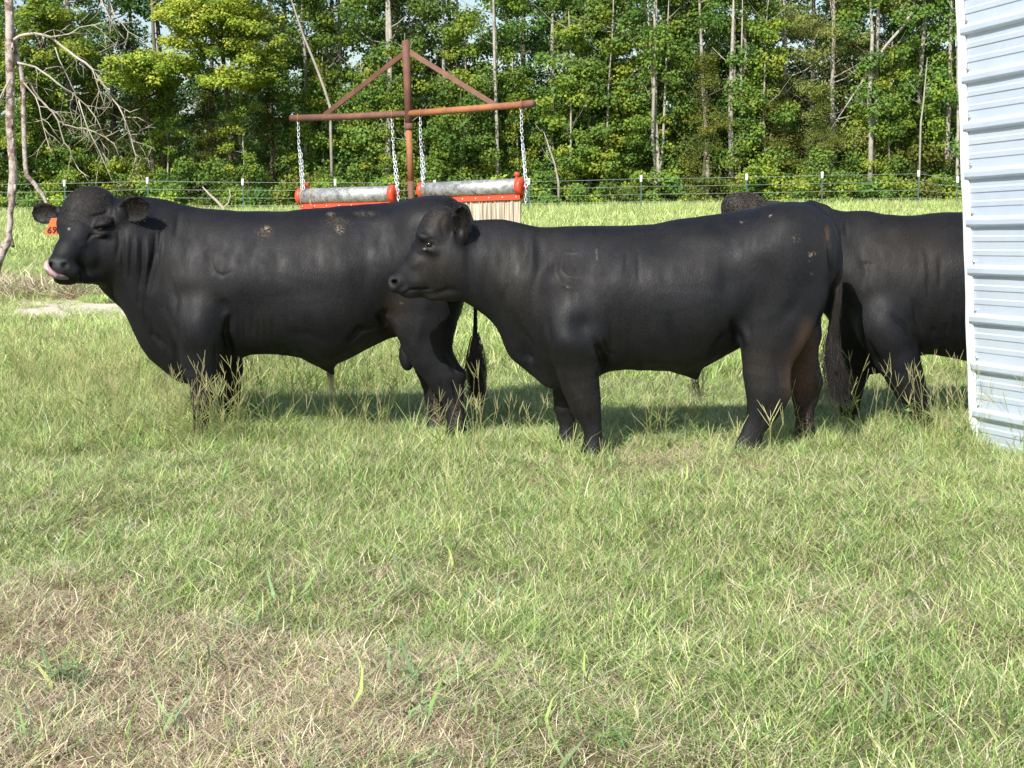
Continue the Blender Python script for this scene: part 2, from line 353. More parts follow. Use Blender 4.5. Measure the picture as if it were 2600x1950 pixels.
weed(2312, 1108, .20, 32, .075, 'leafy broadleaf weed growing between the last bull and the shed corner', 3)
weed(2420, 1125, .17, 40, .05, 'small leafy weed at the foot of the shed corner trim', 4)
weed(150, 1725, .07, 24, .06, 'low broadleaf weed on the dry ground at lower left', 5)
# ------------------------------------------------------------------ bulls: one implicit surface per body
class Field:
    def __init__(s, lo, hi, h):
        s.lo = np.array(lo, float); s.h = h
        s.ax = [np.arange(lo[i], hi[i]+h, h, dtype=np.float32) for i in range(3)]
        s.F = np.full([len(a) for a in s.ax], 1., dtype=np.float32)
    def win(s, lo, hi):
        sl = []
        for i in range(3):
            a = max(0, int((lo[i]-s.lo[i])/s.h)-1); b = min(len(s.ax[i]), int((hi[i]-s.lo[i])/s.h)+2)
            if b <= a: return None, None
            sl.append(slice(a, b))
        g = (s.ax[0][sl[0]][:, None, None], s.ax[1][sl[1]][None, :, None], s.ax[2][sl[2]][None, None, :])
        return tuple(sl), g
    def blend(s, sl, d, k):
        F = s.F[sl]; hh = np.clip(.5+.5*(F-d)/k, 0, 1); s.F[sl] = F*(1-hh)+d*hh-k*hh*(1-hh)
    def cut(s, sl, d, k):
        F = s.F[sl]; d = -d; hh = np.clip(.5-.5*(F-d)/k, 0, 1); s.F[sl] = F*(1-hh)+d*hh+k*hh*(1-hh)
    def ell(s, c, r, M=None, k=.04, cut=False):
        c = Vector(c); r = np.array(r, float); mr = float(r.max())+k+.02
        if M is not None: c = M @ c
        sl, g = s.win([c[i]-mr for i in range(3)], [c[i]+mr for i in range(3)])
        if sl is None: return
        P = [g[i]-c[i] for i in range(3)]
        if M is not None:
            A = np.array(M.to_3x3().inverted()); P = [A[i, 0]*P[0]+A[i, 1]*P[1]+A[i, 2]*P[2] for i in range(3)]
        k0 = np.sqrt(sum((P[i]/r[i])**2 for i in range(3))); k1 = np.sqrt(sum((P[i]/r[i]**2)**2 for i in range(3)))+1e-6
        d = (k0*(k0-1)/k1).astype(np.float32)
        (s.cut if cut else s.blend)(sl, d, k)
    def chain(s, pts, rad, ky=1., k=.04, M=None, ax=(1, 1, 1)):
        pts = [Vector(p) for p in pts]
        if M is not None: pts = [M @ p for p in pts]
        mr = max(rad)*max(1, ky)+k+.02
        sl, g = s.win([min(p[i] for p in pts)-mr for i in range(3)], [max(p[i] for p in pts)+mr for i in range(3)])
        if sl is None: return
        best = None
        for i in range(len(pts)-1):
            a, b = pts[i], pts[i+1]; ab = b-a; L2 = ab.length_squared+1e-9
            px, py, pz = g[0]-a.x, g[1]-a.y, g[2]-a.z
            t = np.clip((px*ab.x+py*ab.y+pz*ab.z)/L2, 0, 1)
            d = np.sqrt((px-t*ab.x)**2+((py-t*ab.y)/ky)**2+(pz-t*ab.z)**2)-(rad[i]*(1-t)+rad[i+1]*t)
            if best is None: best = d
            else:
                kk = .02; hh = np.clip(.5+.5*(best-d)/kk, 0, 1); best = best*(1-hh)+d*hh-kk*hh*(1-hh)
        s.blend(sl, best.astype(np.float32), k)
    def trunk(s, T, B, Wd, D, yc=None, nb=None, p=2.15):
        """side outlines T (top) and B (bottom) as photo points on the plane y=D, Wd = (px, halfwidth)"""
        x = s.ax[0]
        def tr(L):
            q = [unp(a, b, D) for a, b in L]; q.sort(key=lambda v: v.x); return np.interp(x, [v.x for v in q], [v.z for v in q])
        def px2x(a): return unp(a, 750, D).x
        def one(L): L = sorted(L); return np.interp(x, [px2x(a) for a, b in L], [b for a, b in L])
        zt, zb, w = tr(T), tr(B), one(Wd)
        lo = max(min(unp(a, b, D).x for a, b in T), min(unp(a, b, D).x for a, b in B)); hi = min(max(unp(a, b, D).x for a, b in T), max(unp(a, b, D).x for a, b in B))
        ker = np.array([1, 2, 3, 4, 3, 2, 1.])/16
        def sm(a): b = np.convolve(np.pad(a, 3, mode='edge'), ker, 'valid'); return b
        zt, zb, w = sm(zt), sm(zb), sm(sm(w))
        y0 = one(yc) if yc else np.zeros_like(x); n_b = one(nb) if nb else np.full_like(x, .2)
        h = np.maximum((zt-zb)/2, .01); zc = (zt+zb)/2
        out = np.maximum(np.maximum(lo-x, x-hi), 0)
        n = (s.ax[2][None, None, :]-zc[:, None, None])/h[:, None, None]
        wr = w[:, None, None]*(1-n_b[:, None, None]*np.clip(-n, 0, 1.2)**1.5-.22*np.clip(n, 0, 1.2)**2)
        yy = (s.ax[1][None, :, None]-D-y0[:, None, None])/np.maximum(wr, .02)
        r = (np.abs(yy)**p+np.abs(n)**p)**(1/p)+out[:, None, None]*8
        gx, gy, gz_ = np.gradient(r.astype(np.float32), s.h)
        g = np.sqrt(gx*gx+gy*gy+gz_*gz_)
        s.F = np.maximum((r-1)/np.clip(g, 1.5, 60), out[:, None, None]-.002+0*r).astype(np.float32)
    def surface(s):
        F = s.F; h = s.h; nx, ny, nz = F.shape
        I = F < 0
        c = sum(I[a:nx-1+a, b:ny-1+b, d:nz-1+d].astype(np.int8) for a in (0, 1) for b in (0, 1) for d in (0, 1))
        act = np.nonzero((c > 0) & (c < 8)); n = len(act[0])
        idx = np.full(c.shape, -1, dtype=np.int64); idx[act] = np.arange(n)
        cor = [(a, b, d) for a in (0, 1) for b in (0, 1) for d in (0, 1)]
        vals = np.stack([F[act[0]+a, act[1]+b, act[2]+d] for a, b, d in cor], -1)
        acc = np.zeros((n, 3)); cnt = np.zeros(n)
        for i in range(8):
            for j in range(i+1, 8):
                if sum(abs(cor[i][k]-cor[j][k]) for k in range(3)) != 1: continue
                m = (vals[:, i] < 0) != (vals[:, j] < 0); t = vals[m, i]/(vals[m, i]-vals[m, j])
                acc[m] += np.array(cor[i])+t[:, None]*(np.array(cor[j])-np.array(cor[i])); cnt[m] += 1
        V = (np.stack(act, -1)+acc/cnt[:, None])*h+s.lo
        Fs = []
        for k in range(3):
            sl0 = [slice(1, -1)]*3; sl0[k] = slice(0, F.shape[k]-1); sl1 = list(sl0); sl1[k] = slice(1, F.shape[k])
            A = I[tuple(sl0)]; Bm = I[tuple(sl1)]; ch = np.nonzero(A != Bm)
            p = [ch[q]+(0 if q == k else 1) for q in range(3)]; a, b = [(1, 2), (2, 0), (0, 1)][k]
            def cell(da, db):
                q = [p[0].copy(), p[1].copy(), p[2].copy()]; q[a] -= da; q[b] -= db; return idx[q[0], q[1], q[2]]
            quad = np.stack([cell(1, 1), cell(0, 1), cell(0, 0), cell(1, 0)], -1)
            fl = A[ch]; quad[~fl] = quad[~fl][:, ::-1]; Fs.append(quad)
        Fq = np.concatenate(Fs); Fq = Fq[(Fq >= 0).all(1)]
        return V, Fq
def smooth_mesh(V, F, it=2, lam=.5):
    E = np.concatenate([F[:, [0, 1]], F[:, [1, 2]], F[:, [2, 3]], F[:, [3, 0]]]); n = len(V)
    for _ in range(it):
        A = np.zeros((n, 3)); c = np.bincount(E[:, 0], minlength=n)+np.bincount(E[:, 1], minlength=n)
        for k in range(3):
            A[:, k] = np.bincount(E[:, 0], V[E[:, 1], k], n)+np.bincount(E[:, 1], V[E[:, 0], k], n)
        V = V*(1-lam)+lam*A/np.maximum(c, 1)[:, None]
    return V
def vnormals(V, F):
    N = np.zeros_like(V); fn = np.cross(V[F[:, 2]]-V[F[:, 0]], V[F[:, 3]]-V[F[:, 1]])
    for k in range(4):
        for a in range(3): N[:, a] += np.bincount(F[:, k], fn[:, a], len(V))
    return N/(np.linalg.norm(N, axis=1, keepdims=True)+1e-9)
def legchain(stations, D, y):
    pts = []; rad = []
    for cx, hw, py in stations:
        pts.append(unp(cx, py, y)); rad.append(hw/FPX*y)
    return pts, rad
def seg_d(px, py, L):
    """distance to a drawn line, and how far along it the nearest point lies (0..1)"""
    best = np.full(px.shape, 1e9); al = np.zeros(px.shape); ln = [math.hypot(c-a, d-b) for (a, b), (c, d) in zip(L[:-1], L[1:])]; tot = sum(ln); acc = 0
    for ((a, b), (c, d)), l in zip(zip(L[:-1], L[1:]), ln):
        vx, vy = c-a, d-b; t = np.clip(((px-a)*vx+(py-b)*vy)/(vx*vx+vy*vy+1e-9), 0, 1)
        q = np.hypot(px-a-t*vx, py-b-t*vy); m = q < best; best[m] = q[m]; al[m] = (acc+t[m]*l)/tot; acc += l
    return best, al
def ppx(px, py, dy, D): return unp(px, py, D+dy)
def elpx(fd, D, cx, cy, rx, ry, rz, dy, k=.03, cut=False, rot=0):
    """an ellipsoid whose centre and radii are measured on the photograph at distance D+dy"""
    c = unp(cx, cy, D+dy); sc = (D+dy)/FPX; M = Matrix.Translation(c) @ Matrix.Rotation(-R_(rot), 4, 'Y')
    fd.ell((0, 0, 0), (rx*sc, rz, ry*sc), M, k, cut)
def chpx(fd, D, pts, k=.03, ky=1.):
    fd.chain([unp(a, b, D+dy) for a, b, dy, r in pts], [r/FPX*(D+dy) for a, b, dy, r in pts], ky, k)
def head(fd, M, ws=1.):
    E = lambda c, r, k=.04, cut=False: fd.ell(c, r, M, k, cut)
    E((.10, 0, -.085), (.17, .118*ws, .10), .06)
    E((.01, 0, -.07), (.085, .085*ws, .075), .05)
    fd.chain([(.18, 0, -.10), (.33, 0, -.088), (.47, 0, -.082)], [.10*ws, .080, .068], 1, .05, M)
    E((.495, 0, -.085), (.068, .083, .07), .04)
    E((.50, 0, -.135), (.05, .06, .035), .03)
    fd.chain([(.27, 0, -.27), (.38, 0, -.215), (.485, 0, -.155)], [.062, .052, .036], 1, .035, M)
    for s in (-1, 1):
        E((.25, s*.062*ws, -.20), (.15, .05, .13), .05)
        E((.19, s*.098*ws, -.045), (.062, .032, .034), .03)
        E((.24, s*.112*ws, -.085), (.030, .020, .018), .012, True)
        E((.265, s*.095*ws, -.125), (.06, .03, .022), .03)
        E((.553, s*.045, -.058), (.026, .017, .019), .012, True)
        E((.53, s*.066, -.09), (.03, .02, .035), .02)
        fd.chain([(.555, s*.03, -.128), (.48, s*.078, -.138), (.40, s*.088, -.15)], [.005, .006, .005], 1, .006, M) if False else None
        for q in ((.53, s*.062, -.128), (.49, s*.078, -.135), (.45, s*.078, -.143), (.41, s*.078, -.152)):
            E(q, (.028, .014, .007), .008, True)
def ear(root, d, f, L, Wd, cup=.35):
    d = Vector(d).normalized(); f = Vector(f); f = (f-d*f.dot(d)).normalized(); sd_ = d.cross(f)
    nu, nv = 12, 9; V = []; F = []; C0 = []
    for lay in (0, 1):
        for i in range(nu):
            u = i/(nu-1); w = Wd/2*(.38+.62*math.sin(min(1, u*1.55)*math.pi/2))*math.sqrt(max(0, 1-max(0, (u-.45)/.55)**2.4))
            for j in range(nv):
                v = j/(nv-1)*2-1
                p = Vector(root)+d*(u*L)+sd_*(v*w)+f*((abs(v)**2*cup-cup*.6)*w+u*u*.02*L/.2)-f*(.009*(1-lay*1)*(1-u*.6))*(1-abs(v)**3)
                p -= f*(.0)
                V.append(p); C0.append((.007, .006, .0055) if lay else (.008, .0078, .008))
    n = nu*nv
    for i in range(nu-1):
        for j in range(nv-1):
            a = i*nv+j; F.append((a, a+nv, a+nv+1, a+1)); F.append((n+a, n+a+1, n+a+nv+1, n+a+nv))
    for i in range(nu-1):
        a = i*nv; F.append((a, n+a, n+a+nv, a+nv)); a = i*nv+nv-1; F.append((a, a+nv, n+a+nv, n+a))
    return V, F, C0
FUR = mat('black_hide', (.02, .02, .021), .52, noise=(2.8, (.0140, .0126, .0126), .47, .8), attr=True, spec=.24)
def fur_setup():
    t = FUR.node_tree; b = t.nodes['Principled BSDF']
    tc = t.nodes.new('ShaderNodeTexCoord'); mp = t.nodes.new('ShaderNodeMapping'); mp.inputs['Scale'].default_value = (160, 160, 45)
    n = t.nodes.new('ShaderNodeTexNoise'); n.inputs['Scale'].default_value = 1; n.inputs['Detail'].default_value = 5
    n2 = t.nodes.new('ShaderNodeTexNoise'); n2.inputs['Scale'].default_value = 9; n2.inputs['Detail'].default_value = 4
    a = t.nodes.new('ShaderNodeMath'); a.operation = 'MULTIPLY_ADD'; a.inputs[1].default_value = .8
    bm = t.nodes.new('ShaderNodeBump'); bm.inputs['Strength'].default_value = .42; bm.inputs['Distance'].default_value = .005
    L = t.links.new; L(tc.outputs['Object'], mp.inputs[0]); L(mp.outputs[0], n.inputs[0]); mp3 = t.nodes.new('ShaderNodeMapping'); mp3.inputs['Scale'].default_value = (1.7, 1.7, .45); L(tc.outputs['Object'], mp3.inputs[0]); L(mp3.outputs[0], n2.inputs[0])
    L(n2.outputs[0], a.inputs[0]); L(n.outputs[0], a.inputs[2]); L(a.outputs[0], bm.inputs['Height']); L(bm.outputs[0], b.inputs['Normal'])
    src = b.inputs['Base Color'].links[0].from_socket; n3 = t.nodes.new('ShaderNodeTexNoise'); n3.inputs['Scale'].default_value = 1; n3.inputs['Detail'].default_value = 4; n3.inputs['Roughness'].default_value = .7
    mp2 = t.nodes.new('ShaderNodeMapping'); mp2.inputs['Scale'].default_value = (120, 120, 60); L(tc.outputs['Object'], mp2.inputs[0]); L(mp2.outputs[0], n3.inputs[0])
    mr = t.nodes.new('ShaderNodeMapRange'); mr.inputs[1].default_value = .3; mr.inputs[2].default_value = .7; mr.inputs[3].default_value = .55; mr.inputs[4].default_value = 1.5; L(n3.outputs[0], mr.inputs[0])
    vm = t.nodes.new('ShaderNodeVectorMath'); vm.operation = 'SCALE'; L(src, vm.inputs[0]); L(mr.outputs[0], vm.inputs[3]); L(vm.outputs[0], b.inputs['Base Color'])
    r = t.nodes.new('ShaderNodeMapRange'); r.inputs[1].default_value = .3; r.inputs[2].default_value = .7; r.inputs[3].default_value = .48; r.inputs[4].default_value = .72
    L(n2.outputs[0], r.inputs[0]); L(r.outputs[0], b.inputs['Roughness'])
fur_setup()
HAIR = mat('black_hair', (.016, .014, .014), .42, spec=.5, attr=True)
EYE = mat('eye_black', (.008, .006, .005), .08, spec=.6)
TONG = mat('tongue_pink', (.62, .38, .38), .3, spec=.6, noise=(9, (.12, .10, .11), .42, .6))
TAGM = mat('tag_orange', (.85, .14, .035), .45)
INK = mat('black_ink', (.02, .015, .015), .7)
root_surface = {}
def curls_on(name, root, base, mask, n, seed, col, L=.016, r0=.0014, sd_=0):
    V, N, px, py = root_surface[root.name]; r = np.random.default_rng(seed); k = r.choice(np.nonzero(mask(px, py, N, V))[0], n); b = MB(); base = Vector(base)
    for i in k:
        p = Vector(V[i])-base; nn = Vector(N[i]); t1 = nn.orthogonal().normalized(); t2 = nn.cross(t1); a0 = r.uniform(0, 6.28); l = L*r.uniform(.6, 1.3)
        pts = [p+nn*(l*.22*math.sin(j/5*math.pi)-.001)+(t1*math.cos(a0+j*.9)+t2*math.sin(a0+j*.9))*l*.7 for j in range(6)]
        b.tube(pts, [r0, r0*1.2, r0*1.2, r0, r0*.8, r0*.4], 3, False, col[r.integers(0, len(col))])
    return mesh(name, np.array([tuple(p) for p in b.v]), b.f, HAIR, root, True, np.array(b.c))
def bull(name, label, D, lo, hi, T, B, Wd, yc, nb, legs, extra, grooves, bumps, paint, ears, base, hx, h=.009, marks=()):
    fd = Field(lo, hi, h)
    fd.trunk(T, B, Wd, D, yc, nb)
    for st, y, ky, k in legs:
        p, r = legchain(st, D, y); fd.chain(p, r, ky, k)
    extra(fd)
    V, F = fd.surface(); del fd
    V0 = smooth_mesh(V, F, 2, .4); V1 = smooth_mesh(V0, F, 14, .5); q0, q1 = proj(V0)
    wt = np.clip((q0-hx)/60, 0, 1)*np.clip((935-q1)/60, 0, 1); V = V0*(1-wt[:, None])+V1*wt[:, None]
    N = vnormals(V, F)
    px, py = proj(V); near = np.clip(-N[:, 1]*1.6+.1, 0, 1)
    dsp = np.zeros(len(V))
    for L, w, a in grooves:
        d, al = seg_d(px, py, L); dsp += 1.15*a*np.exp(-(d/(w*1.25))**2)*near*np.clip(np.sin(np.pi*np.clip(al*.94+.03, 0, 1)), 0, 1)**.7
    for cx, cy, rx, ry, a in bumps:
        dsp += 1.15*a*np.exp(-((px-cx)/rx)**2-((py-cy)/ry)**2)*near
    r = np.random.default_rng(3)
    for _ in range(14):                    # low uneven flesh
        f = r.normal(0, 9, 3); dsp += .0011*np.sin(V@f+r.uniform(0, 6))
    V = V+N*dsp[:, None]; N = vnormals(V, F)
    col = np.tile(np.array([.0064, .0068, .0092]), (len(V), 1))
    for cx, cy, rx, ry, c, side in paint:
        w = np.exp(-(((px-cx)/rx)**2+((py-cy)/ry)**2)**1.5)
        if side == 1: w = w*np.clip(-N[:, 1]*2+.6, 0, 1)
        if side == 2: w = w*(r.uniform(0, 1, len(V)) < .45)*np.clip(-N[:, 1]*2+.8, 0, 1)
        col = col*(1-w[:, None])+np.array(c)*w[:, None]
    for L, w_, c in marks:
        d, al = seg_d(px, py, L); w = np.exp(-(d/w_)**2)*np.clip(-N[:, 1]*2+.6, 0, 1)*r.uniform(.45, 1, len(V)); col = col*(1-w[:, None])+np.array(c)*w[:, None]
    Vl = [V]; Fl = [tuple(f) for f in F.tolist()]; n = len(V); Cl = [col]
    for e in ears:
        v, f, c = ear(*e); Vl.append(np.array([tuple(p) for p in v])); Fl += [tuple(i+n for i in q) for q in f]; n += len(v); Cl.append(np.array(c))
    root = tag(empty(name, base), label, 'bull')
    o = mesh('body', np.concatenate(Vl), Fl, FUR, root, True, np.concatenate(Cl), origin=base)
    o.parent = root
    root_surface[root.name] = (V, N, *proj(V))
    return root
def ball(name, c, r, m, root, base, sc=(1, 1, 1)):
    V = []; F = []; nu, nv = 10, 14
    for i in range(nu+1):
        th = math.pi*i/nu
        for j in range(nv):
            ph = 2*math.pi*j/nv; V.append((c[0]-base[0]+r*sc[0]*math.sin(th)*math.cos(ph), c[1]-base[1]+r*sc[1]*math.sin(th)*math.sin(ph), c[2]-base[2]+r*sc[2]*math.cos(th)))
    for i in range(nu):
        for j in range(nv):
            F.append((i*nv+j, (i+1)*nv+j, (i+1)*nv+(j+1) % nv, i*nv+(j+1) % nv))
    return mesh(name, V, F, m, root)
def hairs(name, path, wid, n, root, base, seed, rad=.0016, col=((.014, .012, .012), (.03, .022, .018), (.02, .018, .02)), wave=.012, ysc=.6):
    """path: list of Vectors; wid: half spread at each of its points"""
    r = np.random.default_rng(seed); b = MB(); m = len(path); base = Vector(base)
    for _ in range(n):
        t0 = r.uniform(0, .35); t1 = min(1, t0+r.uniform(.45, .9)); a, c = r.normal(0, .5), r.normal(0, .5)
        ph, fr = r.uniform(0, 6.28), r.uniform(5, 11); pts = []; rr = []
        for k in range(9):
            t = (t0+(t1-t0)*k/8)*(m-1); i = min(int(t), m-2); f = t-i
            p = path[i].lerp(path[i+1], f); w = wid[i]*(1-f)+wid[i+1]*f
            pts.append(p-base+Vector((a*w+wave*math.sin(ph+fr*k/8)*k/8, c*w*ysc+wave*.6*math.cos(ph*2+fr*k/8)*k/8, 0))); rr.append(rad*(1-.75*k/8))
        b.tube(pts, rr, 3, False, col[r.integers(0, len(col))])
    return mesh(name, np.array([tuple(p) for p in b.v]), b.f, HAIR, root, True, np.array(b.c))
def frame(o, fwd, ref=(0, 0, 1)):
    x = Vector(fwd).normalized(); y = Vector(ref).cross(x).normalized(); z = x.cross(y)
    M = Matrix((x, y, z)).transposed().to_4x4(); M.translation = Vector(o); return M
# ---- left bull
def left_bull():
    D = 9.7; base = (unp(780, 1100, D).x, D, 0)
    T = [(225, 540), (250, 512), (285, 505), (321, 501), (350, 498), (380, 500), (422, 505), (464, 519), (506, 528), (591, 534), (690, 536), (781, 529), (871, 522), (962, 516), (1007, 510), (1052, 501), (1097, 494), (1129, 493), (1150, 501), (1170, 520), (1186, 548), (1195, 590), (1200, 640)]
    B = [(225, 650), (250, 705), (275, 738), (300, 762), (325, 786), (338, 818), (350, 851), (367, 885), (388, 915), (413, 936), (440, 962), (462, 974), (485, 977), (510, 968), (560, 935), (603, 912), (633, 901), (700, 897), (736, 902), (781, 912), (803, 922), (830, 930), (855, 925), (880, 914), (917, 893), (953, 876), (989, 858), (1040, 850), (1100, 850), (1140, 845), (1165, 815), (1180, 770), (1192, 730), (1200, 690)]
    Wd = [(225, .10), (270, .15), (330, .19), (400, .24), (480, .30), (560, .34), (700, .385), (850, .375), (950, .34), (1050, .32), (1120, .29), (1170, .22), (1190, .14), (1200, .08)]
    yc = [(225, -.13), (300, -.10), (400, -.03), (480, 0), (1200, 0)]
    nb = [(225, .3), (350, .5), (450, .65), (560, .4), (700, .12), (900, .2), (1000, .5), (1200, .4)]
    n, f = D-.23, D+.21
    legs = [([(495, 42, 730), (503, 58, 800), (512, 58, 860), (512, 54, 905), (513, 43, 945), (515, 30, 991), (513, 26, 1022), (511, 19, 1050), (510, 18, 1080), (509, 22, 1098), (506, 26, 1116)], n, .8, .07),
            ([(560, 50, 800), (572, 45, 880), (580, 36, 935), (584, 26, 985), (582, 24, 1010), (577, 18, 1040), (575, 18, 1068), (573, 22, 1084), (570, 25, 1096)], f, .8, .05),
            ([(1085, 100, 660), (1080, 98, 740), (1078, 84, 810), (1084, 68, 860), (1095, 56, 900), (1114, 49, 930), (1130, 46, 957), (1143, 36, 990), (1153, 26, 1025), (1158, 23, 1060), (1160, 25, 1086), (1158, 28, 1112)], D-.18, .62, .05),
            ([(1090, 70, 800), (1085, 48, 880), (1090, 38, 930), (1098, 30, 965), (1103, 24, 1005), (1106, 19, 1040), (1108, 19, 1066), (1108, 23, 1084), (1106, 25, 1096)], D+.2, .7, .04)]
    yaw = Vector((-.30, -.44, -.80)); hp = unp(238, 500, D-.16)
    M = frame(hp-Vector((0, 0, 0)), yaw)
    def extra(fd):
        e = lambda *a, **k: elpx(fd, D, *a, **k)
        e(224, 545, 70, 66, .15, -.19, k=.05); e(238, 502, 44, 25, .10, -.14, k=.04); e(205, 592, 54, 52, .12, -.25, k=.05)
        e(264, 566, 24, 13, .05, -.315, k=.03, rot=10); e(160, 566, 17, 24, .06, -.24, k=.03)
        chpx(fd, D, [(208, 600, -.28, 46), (176, 640, -.37, 37), (154, 668, -.44, 30)], .04)
        e(156, 679, 36, 27, .075, -.45, k=.03); e(186, 690, 22, 20, .05, -.44, k=.03); e(168, 707, 33, 17, .05, -.41, k=.02)
        chpx(fd, D, [(182, 706, -.37, 17), (222, 695, -.29, 26), (258, 690, -.20, 36)], .03)
        e(254, 640, 46, 60, .09, -.25, k=.05); e(215, 650, 34, 34, .06, -.33, k=.04)
        e(255, 583, 15, 7, .02, -.365, k=.012, cut=True, rot=-8); e(256, 594, 20, 8, .03, -.33, k=.02)
        e(253, 572, 17, 5, .022, -.348, k=.012, rot=8); e(256, 592, 15, 4, .02, -.338, k=.01, rot=-8)
        e(163, 674, 12, 10, .05, -.545, k=.006, cut=True, rot=-20); e(127, 672, 5, 8, .03, -.515, k=.01, cut=True); e(304, 540, 22, 24, .05, -.26, k=.04, rot=0); e(152, 540, 14, 18, .04, -.08, k=.03)
        nk = [unp(268, 600, D-.14), unp(330, 620, D-.12), unp(420, 650, D-.04)]
        fd.chain(nk, [.16, .22, .24], .85, .09)
        fd.ell(unp(1034, 900, D-.02), (.052, .055, .105), None, .02)
        fd.ell(unp(1040, 893, D+.07), (.05, .05, .10), None, .02)
        fd.chain([unp(800, 900, D), unp(832, 930, D), unp(845, 948, D)], [.06, .032, .018], 1, .05)
        fd.ell(unp(1100, 590, D-.16), (.26, .16, .2), None, .12)
        fd.chain([unp(1178, 530, D), unp(1200, 580, D+.01), unp(1208, 680, D+.01), unp(1208, 780, D+.01), unp(1206, 860, D+.01)], [.035, .028, .02, .017, .02], 1, .02)
        fd.ell(unp(500, 830, D-.28), (.15, .09, .17), None, .08)
        e(1172, 953, 11, 16, .04, -.17, k=.03)
    g = [([(430, 700), (445, 760), (440, 810)], 7, -.006), ([(408, 700), (418, 780), (440, 840)], 6, -.007), ([(470, 880), (485, 930), (490, 975)], 6, -.008), ([(545, 880), (552, 930)], 5, -.006), ([(605, 780), (608, 860)], 3, -.005), ([(672, 805), (676, 860)], 3, -.004), ([(995, 812), (1022, 850), (1050, 905)], 5, -.008), ([(1075, 700), (1080, 760), (1068, 820)], 14, .005), ([(930, 600), (935, 680), (920, 760)], 16, -.005), ([(1128, 900), (1148, 930), (1160, 950)], 5, -.012), ([(1150, 970), (1160, 1010), (1166, 1050)], 4, -.008), ([(1132, 990), (1142, 1030)], 4, -.006), ([(365, 740), (366, 790), (375, 830)], 4, -.010), ([(350, 740), (352, 780)], 4, -.008), ([(396, 590), (393, 640), (380, 690), (372, 740)], 5, -.022), ([(412, 560), (405, 620), (398, 680), (385, 745)], 4, -.014), ([(360, 610), (362, 680), (352, 740)], 4, -.012), ([(335, 600), (333, 660), (330, 715)], 4, -.010),
         ([(314, 590), (312, 650), (314, 700)], 4, -.012), ([(455, 540), (445, 600)], 6, -.006), ([(376, 600), (374, 680), (366, 760)], 5, .010), ([(347, 600), (346, 690)], 4, .008),
         ([(375, 800), (390, 850), (420, 880), (430, 900)], 6, -.016), ([(440, 820), (447, 870), (452, 920)], 8, -.018), ([(365, 780), (400, 860), (425, 905)], 6, .012),
         ([(585, 800), (578, 850), (588, 905), (600, 925)], 7, -.032), ([(560, 760), (575, 800)], 12, -.012), ([(618, 800), (622, 860)], 3, -.006), ([(638, 800), (641, 850)], 3, -.006), ([(655, 810), (660, 865)], 3, -.005), ([(690, 810), (694, 862)], 3, -.005),
         ([(735, 840), (790, 850), (830, 865), (850, 880)], 8, -.005), ([(880, 870), (915, 835), (950, 830)], 6, -.02), ([(980, 830), (968, 805), (985, 790)], 7, -.02), ([(985, 800), (1010, 835), (1040, 880)], 7, .012),
         ([(535, 660), (545, 690), (565, 702), (590, 690)], 4, -.005), ([(300, 575), (303, 620), (296, 660)], 5, -.012), ([(246, 592), (230, 600), (222, 614)], 4, -.010), ([(226, 553), (246, 547), (272, 538)], 4, -.006), ([(232, 545), (255, 538), (274, 530)], 3, .004), ([(150, 712), (178, 713), (205, 702), (222, 690)], 3, -.010), ([(180, 540), (192, 536), (196, 520)], 4, -.005), ([(196, 626), (212, 622), (222, 628)], 5, .005), ([(240, 605), (262, 606), (278, 590)], 4, -.004), ([(200, 665), (208, 680), (205, 695)], 5, -.005), ([(186, 545), (215, 560), (225, 580)], 8, -.005), ([(284, 500), (292, 540), (290, 580)], 4, -.008), ([(1072, 800), (1062, 850), (1045, 890)], 10, .006),
         ([(870, 610), (878, 680), (865, 760)], 18, .006), ([(1120, 960), (1122, 1000)], 4, -.006), ([(1150, 965), (1158, 1010)], 4, -.006)]
    b = [(500, 830, 45, 50, .02), (500, 660, 60, 150, .004), (780, 800, 80, 40, .015), (960, 600, 70, 40, -.014), (1080, 560, 50, 40, .012), (860, 740, 60, 50, -.012), (640, 780, 50, 40, -.01), (470, 760, 25, 40, -.012)]
    nx, ny = 148, 684
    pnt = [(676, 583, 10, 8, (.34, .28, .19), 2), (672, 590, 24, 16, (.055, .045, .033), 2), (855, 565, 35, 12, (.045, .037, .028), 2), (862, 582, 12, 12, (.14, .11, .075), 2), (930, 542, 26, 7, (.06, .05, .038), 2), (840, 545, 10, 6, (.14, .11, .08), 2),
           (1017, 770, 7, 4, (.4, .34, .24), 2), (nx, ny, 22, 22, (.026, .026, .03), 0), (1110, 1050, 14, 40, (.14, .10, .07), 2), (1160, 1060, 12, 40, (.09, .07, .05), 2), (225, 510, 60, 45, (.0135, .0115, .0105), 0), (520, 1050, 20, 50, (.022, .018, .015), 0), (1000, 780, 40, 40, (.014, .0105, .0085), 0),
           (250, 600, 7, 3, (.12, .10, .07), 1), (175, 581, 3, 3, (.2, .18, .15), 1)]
    e1 = unp(296, 546, D-.27); e2 = unp(160, 543, D-.06)
    ears = [(e1, (.88, -.26, .30), (-.1, -.85, -.25), .245, .165, .35), (e2, (-.86, .15, .03), (-.1, -.95, .0), .20, .135, .35)]
    lo = (unp(100, 700, 9.2).x-.05, D-.75, -.02); hi = (unp(1225, 700, D).x+.06, D+.47, 1.66)
